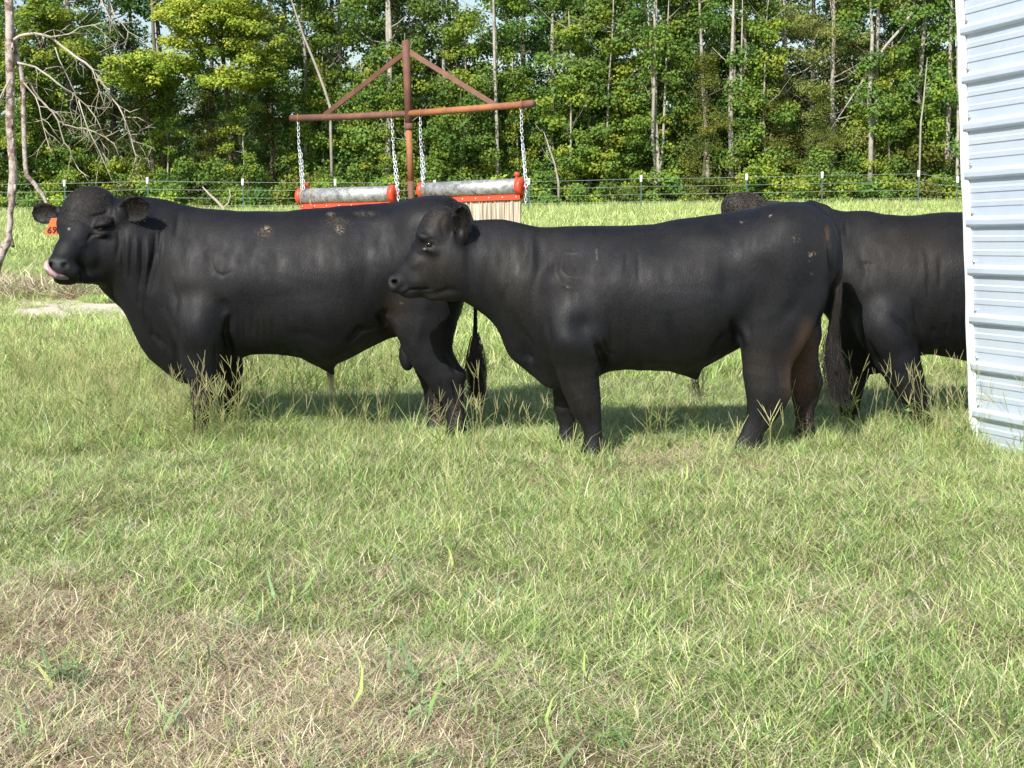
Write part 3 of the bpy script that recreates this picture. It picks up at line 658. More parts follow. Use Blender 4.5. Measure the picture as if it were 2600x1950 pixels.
    root = bull('bull', 'large black bull with orange ear tag and tongue licking its nose, at the left', D, lo, hi, T, B, Wd, yc, nb, legs, extra, g, b, pnt, ears, base, 290, marks=[([(163, 672), (160, 676)], 8, (.002, .002, .002)), ([(535, 665), (545, 690), (565, 702), (590, 692)], 3, (.022, .018, .015)), ([(238, 600), (228, 604), (222, 612)], 3, (.03, .026, .02)), ([(128, 660), (146, 664), (165, 660)], 4, (.05, .05, .055))])  # first mark paints the dark of the nostril hollow into the hide colour
    for s in (-1, 1): 
        c = unp(255, 581, D-.326) if s < 0 else unp(152, 584, D-.20); ball('eye', c, .0185, EYE, root, base)
    # tongue curling up over the nose
    tb = MB(); P = [M @ Vector(q) for q in ((.50, .0, -.165), (.575, -.035, -.165), (.615, -.05, -.125), (.605, -.05, -.08), (.58, -.048, -.055))]
    P = [unp(172, 705, D-.46), unp(156, 704, D-.51), unp(142, 700, D-.535), unp(128, 692, D-.545), unp(119, 680, D-.54), unp(118, 669, D-.52), unp(122, 662, D-.505)]
    tb.tube([p-Vector(base) for p in P], [.012, .015, .018, .020, .019, .014, .008], 12); 
    tb.build('tongue', TONG, root)
    # ear tag with its number
    q = [unp(130, 554, D-.13), unp(152, 554, D-.13), unp(168, 597, D-.13), unp(112, 596, D-.13)]
    q = [p-Vector(base) for p in q]; V = q+[p+Vector((0, .003, 0)) for p in q]
    tg = mesh('ear_tag', [tuple(p) for p in V], [(0, 3, 2, 1), (4, 5, 6, 7), (0, 1, 5, 4), (1, 2, 6, 5), (2, 3, 7, 6), (3, 0, 4, 7)], TAGM, root, False)
    tg['label'] = 'orange plastic ear tag with the number 69'
    fc = bpy.data.curves.new('tag_number', 'FONT'); fc.body = '69L'; fc.size = .058; fc.shear = .25; fc.extrude = .0006; fc.offset = .0004
    fo = bpy.data.objects.new('tmp', fc); C.objects.link(fo); bpy.context.view_layer.update(); me = bpy.data.meshes.new_from_object(fo.evaluated_get(bpy.context.evaluated_depsgraph_get())); bpy.data.objects.remove(fo)
    me.materials.clear(); me.materials.append(INK); fo = bpy.data.objects.new('tag_number', me); C.objects.link(fo); fo.parent = tg
    fo.location = unp(118, 592, D-.135)-Vector(base); fo.rotation_euler = (math.pi/2, 0, 0)
    hairs('tail_switch', [unp(1206, 840, D), unp(1207, 900, D), unp(1209, 950, D), unp(1212, 995, D), unp(1215, 1035, D)], [.012, .040, .058, .05, .03], 480, root, base, 5, .0024, wave=.022)
    hairs('sheath_hair', [unp(836, 935, D), unp(841, 960, D), unp(843, 985, D), unp(845, 1005, D)], [.02, .014, .01, .012], 40, root, base, 6, .0016, ((.16, .13, .10), (.08, .06, .05)))
    curls_on('forehead_curls', root, base, lambda px, py, N, V: (py < 570) & (px < 282) & (px > 158) & (N[:, 1] < .3) & (V[:, 1] < D-.02), 1100, 5, ((.024, .021, .019), (.028, .024, .021), (.020, .019, .019)), .010, .0011)
    ear_hair(root, base, ears, 3)
    return root
def ear_hair(root, base, ears, seed):
    r = np.random.default_rng(seed); b = MB(); base = Vector(base)
    for e in ears:
        b = MB(); V, F, c = ear(*e); d = Vector(e[1]).normalized()
        for _ in range(260):
            p = Vector(V[r.integers(9*2, 9*11)])-base+Vector(r.normal(0, .006, 3)); q = (d*.7+Vector(r.normal(0, .5, 3))).normalized()*r.uniform(.015, .035)
            b.tube([p, p+q*.6, p+q+Vector((0, 0, -.004))], [.0013, .001, .0004], 3, False, (.018, .015, .013))
        mesh('ear_hair', np.array([tuple(p) for p in b.v]), b.f, HAIR, root, True, np.array(b.c))
def curls(name, M, root, base, seed, ws, n, D, col=((.03, .026, .023), (.022, .02, .02)), L=.016, area=(.0, .14, .11), r0=.0016, zoff=0):
    r = np.random.default_rng(seed); b = MB(); base = Vector(base)
    for _ in range(n):
        th = r.uniform(-1.25, 1.25); u = r.uniform(-.07, area[1]+.05)
        p = M @ Vector((u, math.sin(th)*area[2]*ws, -.075+math.cos(th)*(.08+zoff)*(1-.25*((u-.03)/.17)**2)))
        nn = (M.to_3x3() @ Vector((-.2, math.sin(th), math.cos(th)))).normalized(); t1 = nn.orthogonal().normalized(); t2 = nn.cross(t1); a0 = r.uniform(0, 6.28)
        pts = [p+nn*(L*.5*math.sin(k/5*math.pi))+(t1*math.cos(a0+k*.9)+t2*math.sin(a0+k*.9))*L*.7-base for k in range(6)]
        b.tube(pts, [r0, r0*1.2, r0*1.2, r0, r0*.8, r0*.4], 3, False, col[r.integers(0, len(col))])
    return mesh(name, np.array([tuple(p) for p in b.v]), b.f, HAIR, root, True, np.array(b.c))
# ---- centre bull
def centre_bull():
    D = 8.97; base = (unp(1650, 1150, D).x, D, 0)
    T = [(1120, 580), (1150, 565), (1180, 560), (1238, 555), (1280, 556), (1322, 564), (1347, 571), (1368, 577), (1406, 577), (1449, 574), (1533, 572), (1600, 571), (1669, 566), (1711, 558), (1753, 551), (1829, 543), (1880, 535), (1922, 529), (1964, 523), (2006, 518), (2036, 517), (2065, 523), (2086, 540), (2102, 575), (2112, 620), (2117, 650)]
    B = [(1120, 690), (1150, 740), (1191, 768), (1212, 783), (1238, 804), (1263, 834), (1271, 860), (1280, 885), (1292, 908), (1322, 931), (1347, 952), (1368, 971), (1385, 985), (1404, 990), (1430, 985), (1480, 970), (1521, 956), (1542, 944), (1593, 936), (1648, 940), (1711, 943), (1736, 946), (1765, 942), (1787, 932), (1821, 914), (1854, 897), (1880, 885), (1940, 870), (2010, 865), (2050, 850), (2074, 830), (2091, 795), (2106, 745), (2114, 715), (2117, 690)]
    Wd = [(1120, .11), (1160, .13), (1240, .16), (1330, .22), (1420, .29), (1500, .33), (1650, .37), (1800, .365), (1900, .335), (1980, .315), (2050, .27), (2095, .18), (2117, .08)]
    nb = [(1120, .3), (1280, .5), (1400, .68), (1500, .4), (1650, .12), (1800, .2), (1900, .5), (2117, .4)]
    n, f = D-.22, D+.2
    legs = [([(1430, 48, 730), (1446, 66, 800), (1458, 65, 855), (1462, 59, 905), (1466, 54, 940), (1473, 48, 978), (1481, 42, 1010), (1486, 38, 1034), (1496, 29, 1062), (1503, 24, 1088), (1506, 23, 1112), (1505, 27, 1134), (1500, 31, 1156)], n, .72, .07),
            ([(1445, 55, 880), (1442, 42, 950), (1437, 33, 994), (1434, 28, 1035), (1438, 21, 1066), (1441, 20, 1092), (1440, 24, 1110), (1437, 27, 1124)], f, .8, .05),
            ([(1995, 108, 660), (1985, 106, 740), (1975, 98, 800), (1962, 86, 848), (1950, 68, 893), (1946, 59, 940), (1949, 56, 985), (1948, 52, 1012), (1938, 44, 1038), (1926, 34, 1064), (1915, 29, 1088), (1907, 28, 1112), (1900, 32, 1134), (1896, 34, 1146)], D-.19, .62, .05),
            ([(2020, 70, 780), (2035, 50, 850), (2042, 36, 905), (2046, 38, 945), (2048, 41, 972), (2045, 34, 1010), (2043, 26, 1041), (2044, 23, 1070), (2044, 25, 1093), (2040, 28, 1112), (2038, 30, 1122)], D+.17, .7, .04)]
    M = frame(unp(1133, 527, D-.03), (-.575, -.13, -.805))
    def extra(fd):
        e = lambda *a, **k: elpx(fd, D, *a, **k)
        e(1116, 570, 42, 44, .10, -.03, k=.04); e(1101, 600, 44, 46, .115, -.03, k=.04); e(1128, 545, 20, 18, .07, -.03, k=.03)
        chpx(fd, D, [(1090, 638, -.03, 36), (1063, 665, -.03, 31), (1038, 692, -.03, 27), (1020, 712, -.03, 25)], .03)
        e(1010, 716, 23, 19, .072, -.03, k=.02); e(1030, 735, 22, 14, .062, -.03, k=.02); e(1042, 746, 20, 11, .045, -.03, k=.015)
        chpx(fd, D, [(1058, 739, -.03, 14), (1100, 738, -.03, 23), (1148, 734, -.03, 30)], .03)
        e(1133, 688, 50, 56, .095, -.04, k=.05); e(1082, 604, 24, 11, .03, -.13, k=.025, rot=-25); e(1055, 628, 9, 18, .03, .03, k=.02)
        e(1091, 622, 12, 7, .02, -.168, k=.012, cut=True, rot=-12); e(1094, 634, 17, 7, .025, -.135, k=.02, rot=-15); e(1070, 690, 30, 24, .05, -.06, k=.04, rot=-45)
        e(1062, 714, 34, 26, .075, -.04, k=.04); e(1000, 718, 10, 9, .06, -.10, k=.006, cut=True, rot=20); e(1003, 732, 12, 10, .055, -.03, k=.015); e(1175, 600, 18, 26, .06, -.13, k=.03)
        fd.chain([unp(1150, 660, D-.02), unp(1230, 680, D), unp(1330, 720, D)], [.16, .20, .26], .8, .09)
        fd.chain([unp(1740, 925, D), unp(1762, 948, D), unp(1768, 957, D)], [.06, .03, .016], 1, .05)
        fd.ell(unp(2000, 620, D-.15), (.26, .17, .22), None, .12)
        fd.chain([unp(2060, 528, D-.02), unp(2094, 540, D-.03), unp(2119, 580, D-.05), unp(2128, 650, D-.07), unp(2130, 740, D-.07), unp(2122, 810, D-.07), unp(2112, 870, D-.06)], [.045, .037, .030, .025, .021, .018, .02], 1, .018)
        fd.ell(unp(1460, 840, D-.27), (.16, .09, .17), None, .08)
        e(1992, 1000, 13, 17, .045, -.17, k=.03); e(2080, 966, 9, 14, .035, .17, k=.02)
        fd.ell(unp(1180, 640, D-.08), (.07, .07, .1), None, .05)
    g = [([(1385, 800), (1398, 860), (1402, 920)], 7, -.007), ([(1410, 900), (1425, 960)], 5, -.007), ([(1575, 840), (1580, 900)], 3, -.004), ([(1595, 850), (1598, 905)], 3, -.004), ([(1835, 650), (1845, 720), (1840, 790)], 12, -.006), ([(1900, 830), (1908, 880)], 5, -.005), ([(1945, 560), (1965, 620), (1972, 690)], 14, .004), ([(1380, 620), (1388, 690)], 6, -.005), ([(1020, 749), (1042, 736), (1070, 733), (1100, 733)], 2.5, -.010), ([(1068, 750), (1105, 746), (1140, 735), (1168, 742)], 6, -.010), ([(1050, 640), (1070, 650), (1084, 640)], 5, -.005), ([(1108, 612), (1096, 606), (1080, 612)], 3, -.006), ([(1128, 600), (1120, 570), (1130, 545)], 5, -.005), ([(1040, 680), (1065, 665), (1085, 668)], 8, .004), ([(1515, 870), (1528, 900), (1535, 925), (1522, 950)], 7, -.034), ([(1535, 860), (1545, 895), (1560, 900)], 4, -.010), ([(1500, 880), (1517, 920), (1520, 945)], 5, .010), ([(1335, 840), (1352, 880), (1350, 915), (1332, 905), (1328, 880)], 5, -.012), ([(1300, 800), (1330, 860), (1345, 930), (1385, 970)], 9, -.018), ([(1280, 830), (1310, 900), (1370, 960)], 9, .014),
         ([(1860, 812), (1870, 850), (1880, 890)], 7, -.026), ([(1855, 845), (1835, 860), (1805, 900)], 7, -.018), ([(1878, 815), (1895, 850), (1902, 880)], 8, .014), ([(2052, 700), (2030, 755), (1990, 810), (1955, 835)], 16, -.010), ([(2022, 740), (1990, 785)], 14, .004),
         ([(1410, 640), (1408, 690), (1430, 725), (1470, 735)], 3, .0025), ([(1425, 645), (1425, 685), (1440, 703), (1475, 707)], 2.5, .0025), ([(1430, 640), (1460, 645)], 2.5, .002), ([(1330, 580), (1335, 640), (1310, 700)], 12, -.008), ([(1365, 600), (1372, 680), (1355, 750)], 10, -.008), ([(1350, 600), (1350, 690)], 8, .007),
         ([(1620, 640), (1622, 720)], 4, -.004), ([(1592, 640), (1588, 700)], 4, -.004), ([(1550, 820), (1556, 890)], 4, -.006), ([(2096, 565), (2107, 620), (2110, 680), (2106, 760)], 4, -.022), ([(1270, 640), (1280, 720)], 10, -.006), ([(1965, 890), (1975, 940), (1982, 985)], 6, -.010), ([(1960, 1015), (1945, 1050), (1932, 1085)], 5, -.008), ([(1460, 960), (1475, 1010)], 8, -.007), ([(1495, 1050), (1508, 1090)], 4, -.006), ([(1300, 640), (1295, 720), (1270, 790)], 8, -.006), ([(1240, 650), (1238, 740)], 8, -.005), ([(1186, 610), (1192, 690), (1196, 760)], 9, -.012)]
    b = [(1480, 830, 30, 30, -.02), (1440, 870, 45, 40, .018), (1430, 700, 60, 150, .004), (1860, 720, 55, 60, -.02), (1800, 600, 60, 22, .008), (1960, 600, 70, 50, .008), (1760, 810, 60, 60, .01), (2010, 700, 40, 70, .012), (1560, 700, 40, 50, .006), (1930, 640, 30, 30, .006), (1340, 660, 30, 60, .008), (1700, 620, 50, 40, -.008)]
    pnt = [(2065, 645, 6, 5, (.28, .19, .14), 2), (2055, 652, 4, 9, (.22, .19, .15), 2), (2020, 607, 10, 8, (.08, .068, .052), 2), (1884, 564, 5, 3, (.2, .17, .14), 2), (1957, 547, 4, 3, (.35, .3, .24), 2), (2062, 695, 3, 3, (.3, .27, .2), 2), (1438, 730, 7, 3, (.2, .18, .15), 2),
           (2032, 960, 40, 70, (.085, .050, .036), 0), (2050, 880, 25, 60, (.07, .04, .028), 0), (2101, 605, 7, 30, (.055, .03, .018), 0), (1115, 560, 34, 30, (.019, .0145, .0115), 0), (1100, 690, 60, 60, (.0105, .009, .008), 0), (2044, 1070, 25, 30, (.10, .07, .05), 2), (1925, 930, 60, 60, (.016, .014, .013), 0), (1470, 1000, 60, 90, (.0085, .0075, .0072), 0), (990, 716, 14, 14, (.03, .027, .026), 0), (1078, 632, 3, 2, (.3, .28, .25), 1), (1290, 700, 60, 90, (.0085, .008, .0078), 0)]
    ears = [(unp(1168, 618, D-.17), (.12, -.10, .99), (-.25, -.95, -.1), .215, .115, .8), (unp(1140, 560, D+.12), (.1, .55, .8), (-.5, .3, .1), .16, .09, .5)]
    lo = (unp(975, 700, D-.3).x-.06, D-.5, -.02); hi = (unp(2150, 700, D).x+.06, D+.46, 1.58)
    root = bull('bull', 'black bull in full profile in the middle, its smooth head before the tagged bull', D, lo, hi, T, B, Wd, None, nb, legs, extra, g, b, pnt, ears, base, 1180, marks=[([(1000, 717), (1002, 719)], 7, (.002, .002, .002)), ([(1412, 668), (1412, 700), (1425, 722), (1455, 732)], 2.4, (.028, .025, .022)), ([(1428, 650), (1425, 690), (1440, 705), (1476, 706)], 2.4, (.03, .027, .024)), ([(1440, 643), (1465, 645)], 2.2, (.045, .04, .035)), ([(1514, 633), (1516, 660)], 2.2, (.08, .07, .065)), ([(1040, 612), (1036, 640)], 2, (.01, .01, .01)), ([(1088, 632), (1100, 628), (1108, 616)], 2.4, (.03, .028, .026))])  # nostril mark: shade inside the hollow painted black, brand and face marks follow
    for s in (-1, 1):
        c = unp(1090, 621, D-.142) if s < 0 else unp(1072, 621, D+.075); ball('eye', c, .0185, EYE, root, base)
    hairs('tail_switch', [unp(2116, 800, D-.05), unp(2112, 880, D-.06), unp(2118, 940, D-.06), unp(2126, 990, D-.06), unp(2140, 1030, D-.06)], [.020, .036, .058, .062, .05], 400, root, base, 8, .0019, ((.014, .014, .016), (.022, .020, .020), (.04, .026, .020), (.010, .010, .012)), .032)
    hairs('tail_hair', [unp(2120, 600, D-.08), unp(2128, 680, D-.09), unp(2128, 760, D-.09), unp(2118, 830, D-.08), unp(2114, 880, D-.07)], [.012, .014, .015, .018, .03], 260, root, base, 18, .0015, ((.03, .026, .024), (.02, .018, .018), (.045, .033, .026)), .01)
    hairs('sheath_hair', [unp(1768, 948, D), unp(1768, 975, D), unp(1770, 1000, D), unp(1774, 1025, D)], [.03, .03, .03, .035], 45, root, base, 9, .0012, ((.03, .025, .02), (.06, .05, .035)))
    curls_on('forehead_curls', root, base, lambda px, py, N, V: (px < 1150) & (py < 600) & (py < 560+(1120-px)*.6) & (N[:, 1] < .4), 320, 15, ((.034, .028, .024), (.027, .023, .021)), .007, .0010)
    ear_hair(root, base, ears, 4)
    return root
# ---- right bull
def right_bull():
    D = 9.78; base = (unp(2400, 1090, D).x, D, 0)
    T = [(1885, 560), (1900, 540), (1943, 519), (1985, 517), (2036, 515), (2070, 519), (2097, 526), (2139, 536), (2181, 534), (2211, 536), (2240, 543), (2295, 547), (2337, 545), (2380, 540), (2422, 538), (2520, 536), (2600, 532), (2700, 524), (2780, 520), (2830, 528), (2860, 555), (2876, 620), (2882, 660)]
    B = [(1885, 660), (1920, 715), (2000, 750), (2060, 775), (2095, 800), (2120, 850), (2140, 900), (2165, 940), (2207, 952), (2245, 948), (2290, 925), (2335, 904), (2359, 901), (2401, 906), (2462, 920), (2560, 925), (2640, 915), (2740, 880), (2820, 840), (2860, 780), (2882, 700)]
    Wd = [(1885, .12), (2000, .17), (2100, .24), (2200, .31), (2300, .34), (2450, .38), (2600, .37), (2750, .32), (2840, .25), (2882, .1)]
    nb = [(1885, .3), (2050, .5), (2160, .68), (2260, .4), (2400, .12), (2600, .2), (2700, .5), (2882, .4)]
    legs = [([(2225, 45, 735), (2238, 62, 800), (2262, 63, 859), (2278, 57, 906), (2297, 48, 950), (2312, 41, 988), (2324, 31, 1022), (2334, 24, 1048), (2345, 20, 1070), (2350, 23, 1084), (2350, 27, 1098)], D-.23, .75, .06),
            ([(2190, 60, 840), (2180, 50, 890), (2168, 40, 945), (2160, 31, 990), (2157, 23, 1036), (2157, 20, 1062), (2157, 23, 1078), (2154, 26, 1092)], D+.1, .8, .05),
            ([(2770, 90, 680), (2765, 85, 780), (2775, 60, 850), (2800, 42, 920), (2795, 26, 990), (2790, 21, 1040), (2786, 26, 1085)], D-.18, .65, .05),
            ([(2740, 80, 720), (2735, 70, 800), (2745, 48, 870), (2768, 38, 930), (2765, 24, 990), (2760, 20, 1040), (2757, 25, 1075)], D+.2, .65, .05)]
    M = frame(unp(1880, 507, D), (-.62, .05, -.78))
    def extra(fd):
        head(fd, M, 1.1)
        fd.ell(unp(1873, 526, D), (.098, .11, .084), None, .04); fd.ell(unp(1935, 545, D), (.16, .12, .07), None, .06)
        fd.chain([unp(1900, 620, D), unp(1980, 630, D), unp(2080, 660, D)], [.15, .2, .26], .8, .09)
        fd.ell(unp(2790, 620, D-.13), (.26, .17, .22), None, .12)
        fd.chain([unp(2862, 540, D), unp(2884, 600, D), unp(2890, 720, D), unp(2888, 850, D)], [.035, .028, .02, .018], 1, .02)
        fd.ell(unp(2245, 830, D-.28), (.15, .09, .16), None, .08)
    g = [([(2265, 800), (2300, 830), (2325, 860), (2337, 880)], 6, -.02), ([(2200, 860), (2215, 900), (2240, 945)], 8, -.02), ([(2320, 760), (2328, 810), (2345, 850)], 6, -.012), ([(2355, 700), (2358, 770)], 5, -.006), ([(2385, 650), (2388, 730)], 4, -.006), ([(2425, 800), (2430, 850)], 5, -.008), ([(2402, 820), (2404, 850)], 4, -.008), ([(2370, 830), (2372, 852)], 4, -.008), ([(2448, 790), (2450, 850)], 4, -.008),
         ([(2180, 640), (2200, 690), (2190, 740)], 8, -.008), ([(2147, 560), (2148, 600)], 3, -.006), ([(2185, 670), (2220, 675)], 4, -.005), ([(2340, 640), (2350, 720)], 6, .005)]
    b = [(2250, 840, 45, 40, .010), (2290, 700, 60, 150, .004), (2270, 580, 25, 16, .006), (2160, 700, 30, 60, .012)]
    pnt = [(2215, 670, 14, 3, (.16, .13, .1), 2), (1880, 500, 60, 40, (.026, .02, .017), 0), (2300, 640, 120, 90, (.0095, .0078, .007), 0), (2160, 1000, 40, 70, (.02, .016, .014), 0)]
    ears = [(unp(1925, 560, D-.13), (.7, -.5, -.1), (-.3, -.8, 0), .19, .11, .5), (unp(1925, 560, D+.13), (.7, .6, -.1), (-.3, .8, 0), .19, .11, .5)]
    lo = (unp(1735, 700, D).x-.06, D-.48, -.02); hi = (unp(2900, 700, D).x+.08, D+.45, 1.6)
    root = bull('bull', 'black bull half hidden behind the metal shed, only its curly poll showing of its head', D, lo, hi, T, B, Wd, None, nb, legs, extra, g, b, pnt, ears, base, 1960, .0105)
    for s in (-1, 1):
        c = M @ Vector((.232, s*.108, -.083)); ball('eye', c, .019, EYE, root, base)
    curls_on('poll_curls', root, base, lambda px, py, N, V: (px < 1990) & (py < 570), 3200, 25, ((.030, .023, .019), (.022, .018, .016), (.036, .028, .023)), .025, .0017)
    hairs('tail_switch', [unp(2888, 840, D), unp(2888, 900, D), unp(2890, 960, D), unp(2892, 1010, D)], [.015, .045, .05, .02], 250, root, base, 10, .003)
    return root
left_bull(); centre_bull(); right_bull()
# ------------------------------------------------------------------ metal shed
def shed():
    D0 = 9.2; P0 = unp(2472, 1136, D0); P1 = unp(2436, 0, D0)
    u = (P1-P0).normalized(); dv = CM.to_3x3() @ Vector(((240-CX)/FPX, -(620-CY)/FPX, -1)); a = -dv.normalized()
    n = a.cross(u).normalized()
    if n.x > 0: n = -n
    base = P0.copy(); root = tag(empty('metal_shed', base), 'pale blue white ribbed metal shed wall with white corner trim at the right edge', 'shed')
    white = mat('white_trim', (.80, .83, .86), .35, spec=.5, noise=(3, (.72, .76, .80), .4, .8))
    pm = mat('ribbed_panel', (.60, .68, .79), .34, .12, .5, noise=(2.3, (.53, .62, .74), .35, .7))
    Htot = 3.45
    def ty(py):                            # height along the edge of a photo row
        lo_, hi_ = 0., 3.4
        for _ in range(40):
            m = (lo_+hi_)/2; q = P0+u*m; y = proj(np.array([tuple(q)]))[1][0]
            if y > py: lo_ = m
            else: hi_ = m
        return lo_
    ribs = [ty(v) for v in (1046, 928, 808, 686, 564, 444, 323, 202, 80)]
    st = (ribs[-1]-ribs[0])/8
    while ribs[-1]+st < Htot: ribs.append(ribs[-1]+st)
    while ribs[0]-st > 0: ribs.insert(0, ribs[0]-st)
    prof = [(-.06, 0)]
    for i, r in enumerate([ribs[0]-st]+ribs):
        if r > .05: prof += [(r-.034, 0), (r-.031, .002), (r-.017, .025), (r-.013, .027), (r+.013, .027), (r+.017, .025), (r+.031, .002), (r+.034, 0)]
        for f in (.37, .66):
            m = r+st*f
            if .03 < m < Htot-.05: prof += [(m-.020, 0), (m-.013, .005), (m+.013, .005), (m+.020, 0)]
    prof.append((Htot, 0)); prof.sort()
    def panel(name, o, al, nn, L, m, parent, wob=.0012):
        ss = np.concatenate([np.arange(.0, min(L, 1.4), .05), np.arange(1.4, L+.3, .3)]); V = []; F = []; k = len(prof)
        r = np.random.default_rng(4); ph = r.uniform(0, 6, 6)
        for s in ss:
            for t, h in prof:
                w = wob*math.sin(5*s+ph[0]+2*t)+wob*.8*math.sin(13*s+ph[1]+3*t)*(h > .02)
                V.append(o+al*float(s)+u*(t+w*.6*(h > .01))+nn*(h+w)-base)
        for i in range(len(ss)-1):
            for j in range(k-1): F.append((i*k+j, (i+1)*k+j, (i+1)*k+j+1, i*k+j+1))
        ob = mesh(name, [tuple(v) for v in V], F, m, parent, False); md = ob.modifiers.new('s', 'SOLIDIFY'); md.thickness = .0012; md.offset = 0
        return ob
    panel('wall_panel', P0+a*.035, a, n, 5.2, pm, root)
    a2 = Vector((1, .06, 0)).normalized(); n2 = Vector((-.06, 1, 0)).normalized()
    panel('end_wall_panel', P0+a2*.04, a2, n2, 3.6, pm, root)
    # corner trim, slightly buckled
    b = MB(); r = np.random.default_rng(9); k = 26; V = []; F = []
    sec = [(a*.056+n*.004), (a*.050+n*.012), (a*.014+n*.018), (n*.020-a*.004), (-a*.020+n*.012), (-a*.020-n*.004), (a2*.06-a*.006)]
    for i in range(k):
        t = -.08+(Htot+.1)*i/(k-1); w = .0035*math.sin(i*1.9)+.003*math.sin(i*.77+1)
        for q in sec: V.append(P0+u*t+q+a*w*(1.2)-base)
    m_ = len(sec)
    for i in range(k-1):
        for j in range(m_-1): F.append((i*m_+j, i*m_+j+1, (i+1)*m_+j+1, (i+1)*m_+j))
    tr = mesh('corner_trim', [tuple(v) for v in V], F, white, root, False); md = tr.modifiers.new('s', 'SOLIDIFY'); md.thickness = .0015
    sm = mat('screw_metal', (.45, .45, .44), .35, .7)
    for t in ribs:
        if t < .1 or t > 3.3: continue
        sb = MB(); c = P0+u*(t+.055)+a*.078+n*.007-base
        sb.tube([c, c+n*.003], [.011, .010], 10); sb.tube([c+n*.003, c+n*.010], [.0062, .0062], 6); sb.build('screw', sm, root, False)
    # roof, other walls and corner framing
    far = a2*3.6; near = a*5.2; top = u*Htot
    rb = MB(); c = [P0-a*.03-a2*.05, P0+near-a2*.05+a*.1, P0+near+far+a*.1, P0+far-a*.03]
    V = [p+top+n*.05-base+Vector((0, 0, z)) for z in (0, .06) for p in c]; rb.add(V, [(0, 1, 2, 3), (7, 6, 5, 4), (0, 4, 5, 1), (1, 5, 6, 2), (2, 6, 7, 3), (3, 7, 4, 0)])
    rb.build('roof', white, root, False)
    wb = MB()
    for p, al, L in ((P0+near, a2, 3.6), (P0+far, a, 5.2)):
        V = [p-base, p+al*L-base, p+al*L+top-base, p+top-base]; wb.add(V, [(0, 1, 2, 3)])
    wb.build('rear_wall', pm, root, False)
    fb = MB()
    for s in (.12, 1.8, 3.5, 5.1): fb.box(P0+a*s-n*.07+u*1.7-base, a, n, u, .045, .045, 1.72)
    for t in (.35, 1.3, 2.2, 3.1): fb.box(P0+a*2.6-n*.025+u*t-base, a, n, u, 2.5, .018, .06)
    fb.build('timber_frame', mat('shed_timber', (.3, .22, .13), .8), root, False)
shed()
# ------------------------------------------------------------------ cattle rub stand
RUST = mat('rust_brown', (.135, .062, .045), .75, noise=(7, (.22, .10, .06), .45, .75), bump=(60, .3, .004))
RUST2 = mat('rust_orange', (.33, .135, .055), .75, noise=(6, (.16, .065, .04), .45, .75), bump=(60, .3, .004))
def dep(px): return 17.3+(15.55-17.3)*(px-737)/(1357-737)
def bp(px, py, off=0): return unp(px, py, dep(px)+off)
def stand():
    Dp = dep(1037); foot = unp(1056, 700, Dp); base = Vector((foot.x, Dp, 0)); tg = base
    root = tag(empty('cattle_rub_stand', base), 'rusty steel pipe post with a crossbeam and two diagonal braces standing behind the bulls', 'stand')
    m = lambda px, py, o=0: unp(px, py, Dp+o)-base
    b = MB(); b.tube([m(1030, 103), m(1034, 200), m(1038, 316)], .041, 16); b.build('post_sleeve', RUST, root)
    b = MB(); b.tube([m(1038, 313), m(1038.3, 319), m(1038.5, 325), m(1038.7, 329)], [.043, .048, .048, .043], 16); b.build('collar', RUST, root)
    b = MB(); b.tube([m(1038, 325), m(1043, 460)], .034, 16); b.build('lower_post', RUST2, root)
    bot = m(1045.5, 520); bot2 = bot+(bot-m(1043, 460))*3.2; bot2.z = -.3
    b = MB(); b.tube([m(1043, 460), bot, bot2], .0345, 16); b.build('post_foot', RUST, root)
    q = lambda px, py, o=0: bp(px, py, o)-base
    b = MB(); b.tube([q(739, 300), q(885, 296), q(1035, 289)], .036, 14); b.build('beam', RUST, root)
    b = MB(); b.tube([q(1035, 289), q(1180, 278), q(1326, 265.5)], .036, 14); b.build('beam', RUST2, root)
    b = MB(); b.tube([q(1326, 265.5), q(1352, 263), q(1357, 262.7)], [.038, .039, .028], 14); b.build('beam_end_cap', RUST, root)
    for (A, B_) in (((1024, 136), (824, 291)), ((1038, 131), (1256, 266))):
        p, r = q(*A), q(*B_); d = (r-p).normalized(); s = d.cross(Vector((0, 1, 0))).normalized(); bb = MB()
        c = (p+r)/2; bb.box(c, d, s, d.cross(s), (r-p).length/2, .024, .003); bb.box(c+s*.024-d.cross(s)*.022, d, d.cross(s), s, (r-p).length/2, .022, .003)
        bb.build('brace', RUST, root, False)
    for px, py in ((757, 299), (995, 290), (1067, 286), (1323, 265)):
        c = q(px, py); bb = MB(); pts = [c+Vector((math.cos(t)*.012, math.sin(t)*.046, math.sin(t)*.0+math.cos(t)*0)) for t in ()]
        ring = [c+Vector((0, math.cos(t)*.044, math.sin(t)*.044)) for t in np.linspace(0, 6.283, 14)]
        bb.tube(ring, .006, 5, False); bb.build('chain_hanger', RUST2, root)
    return root
stand()
ZINC = mat('zinc_chain', (.62, .66, .70), .35, .35, .6)
def link(b, c, d, s, L, w, r):
    c = Vector(c); d = Vector(d).normalized(); pts = []
    for t in np.linspace(0, 2*math.pi, 13): 
        x = math.cos(t)*w; y = math.sin(t); y = (L/2)*(abs(y)**.75)*(1 if y > 0 else -1); pts.append(c+d*y+s*x)
    b.tube(pts, r, 4, False)
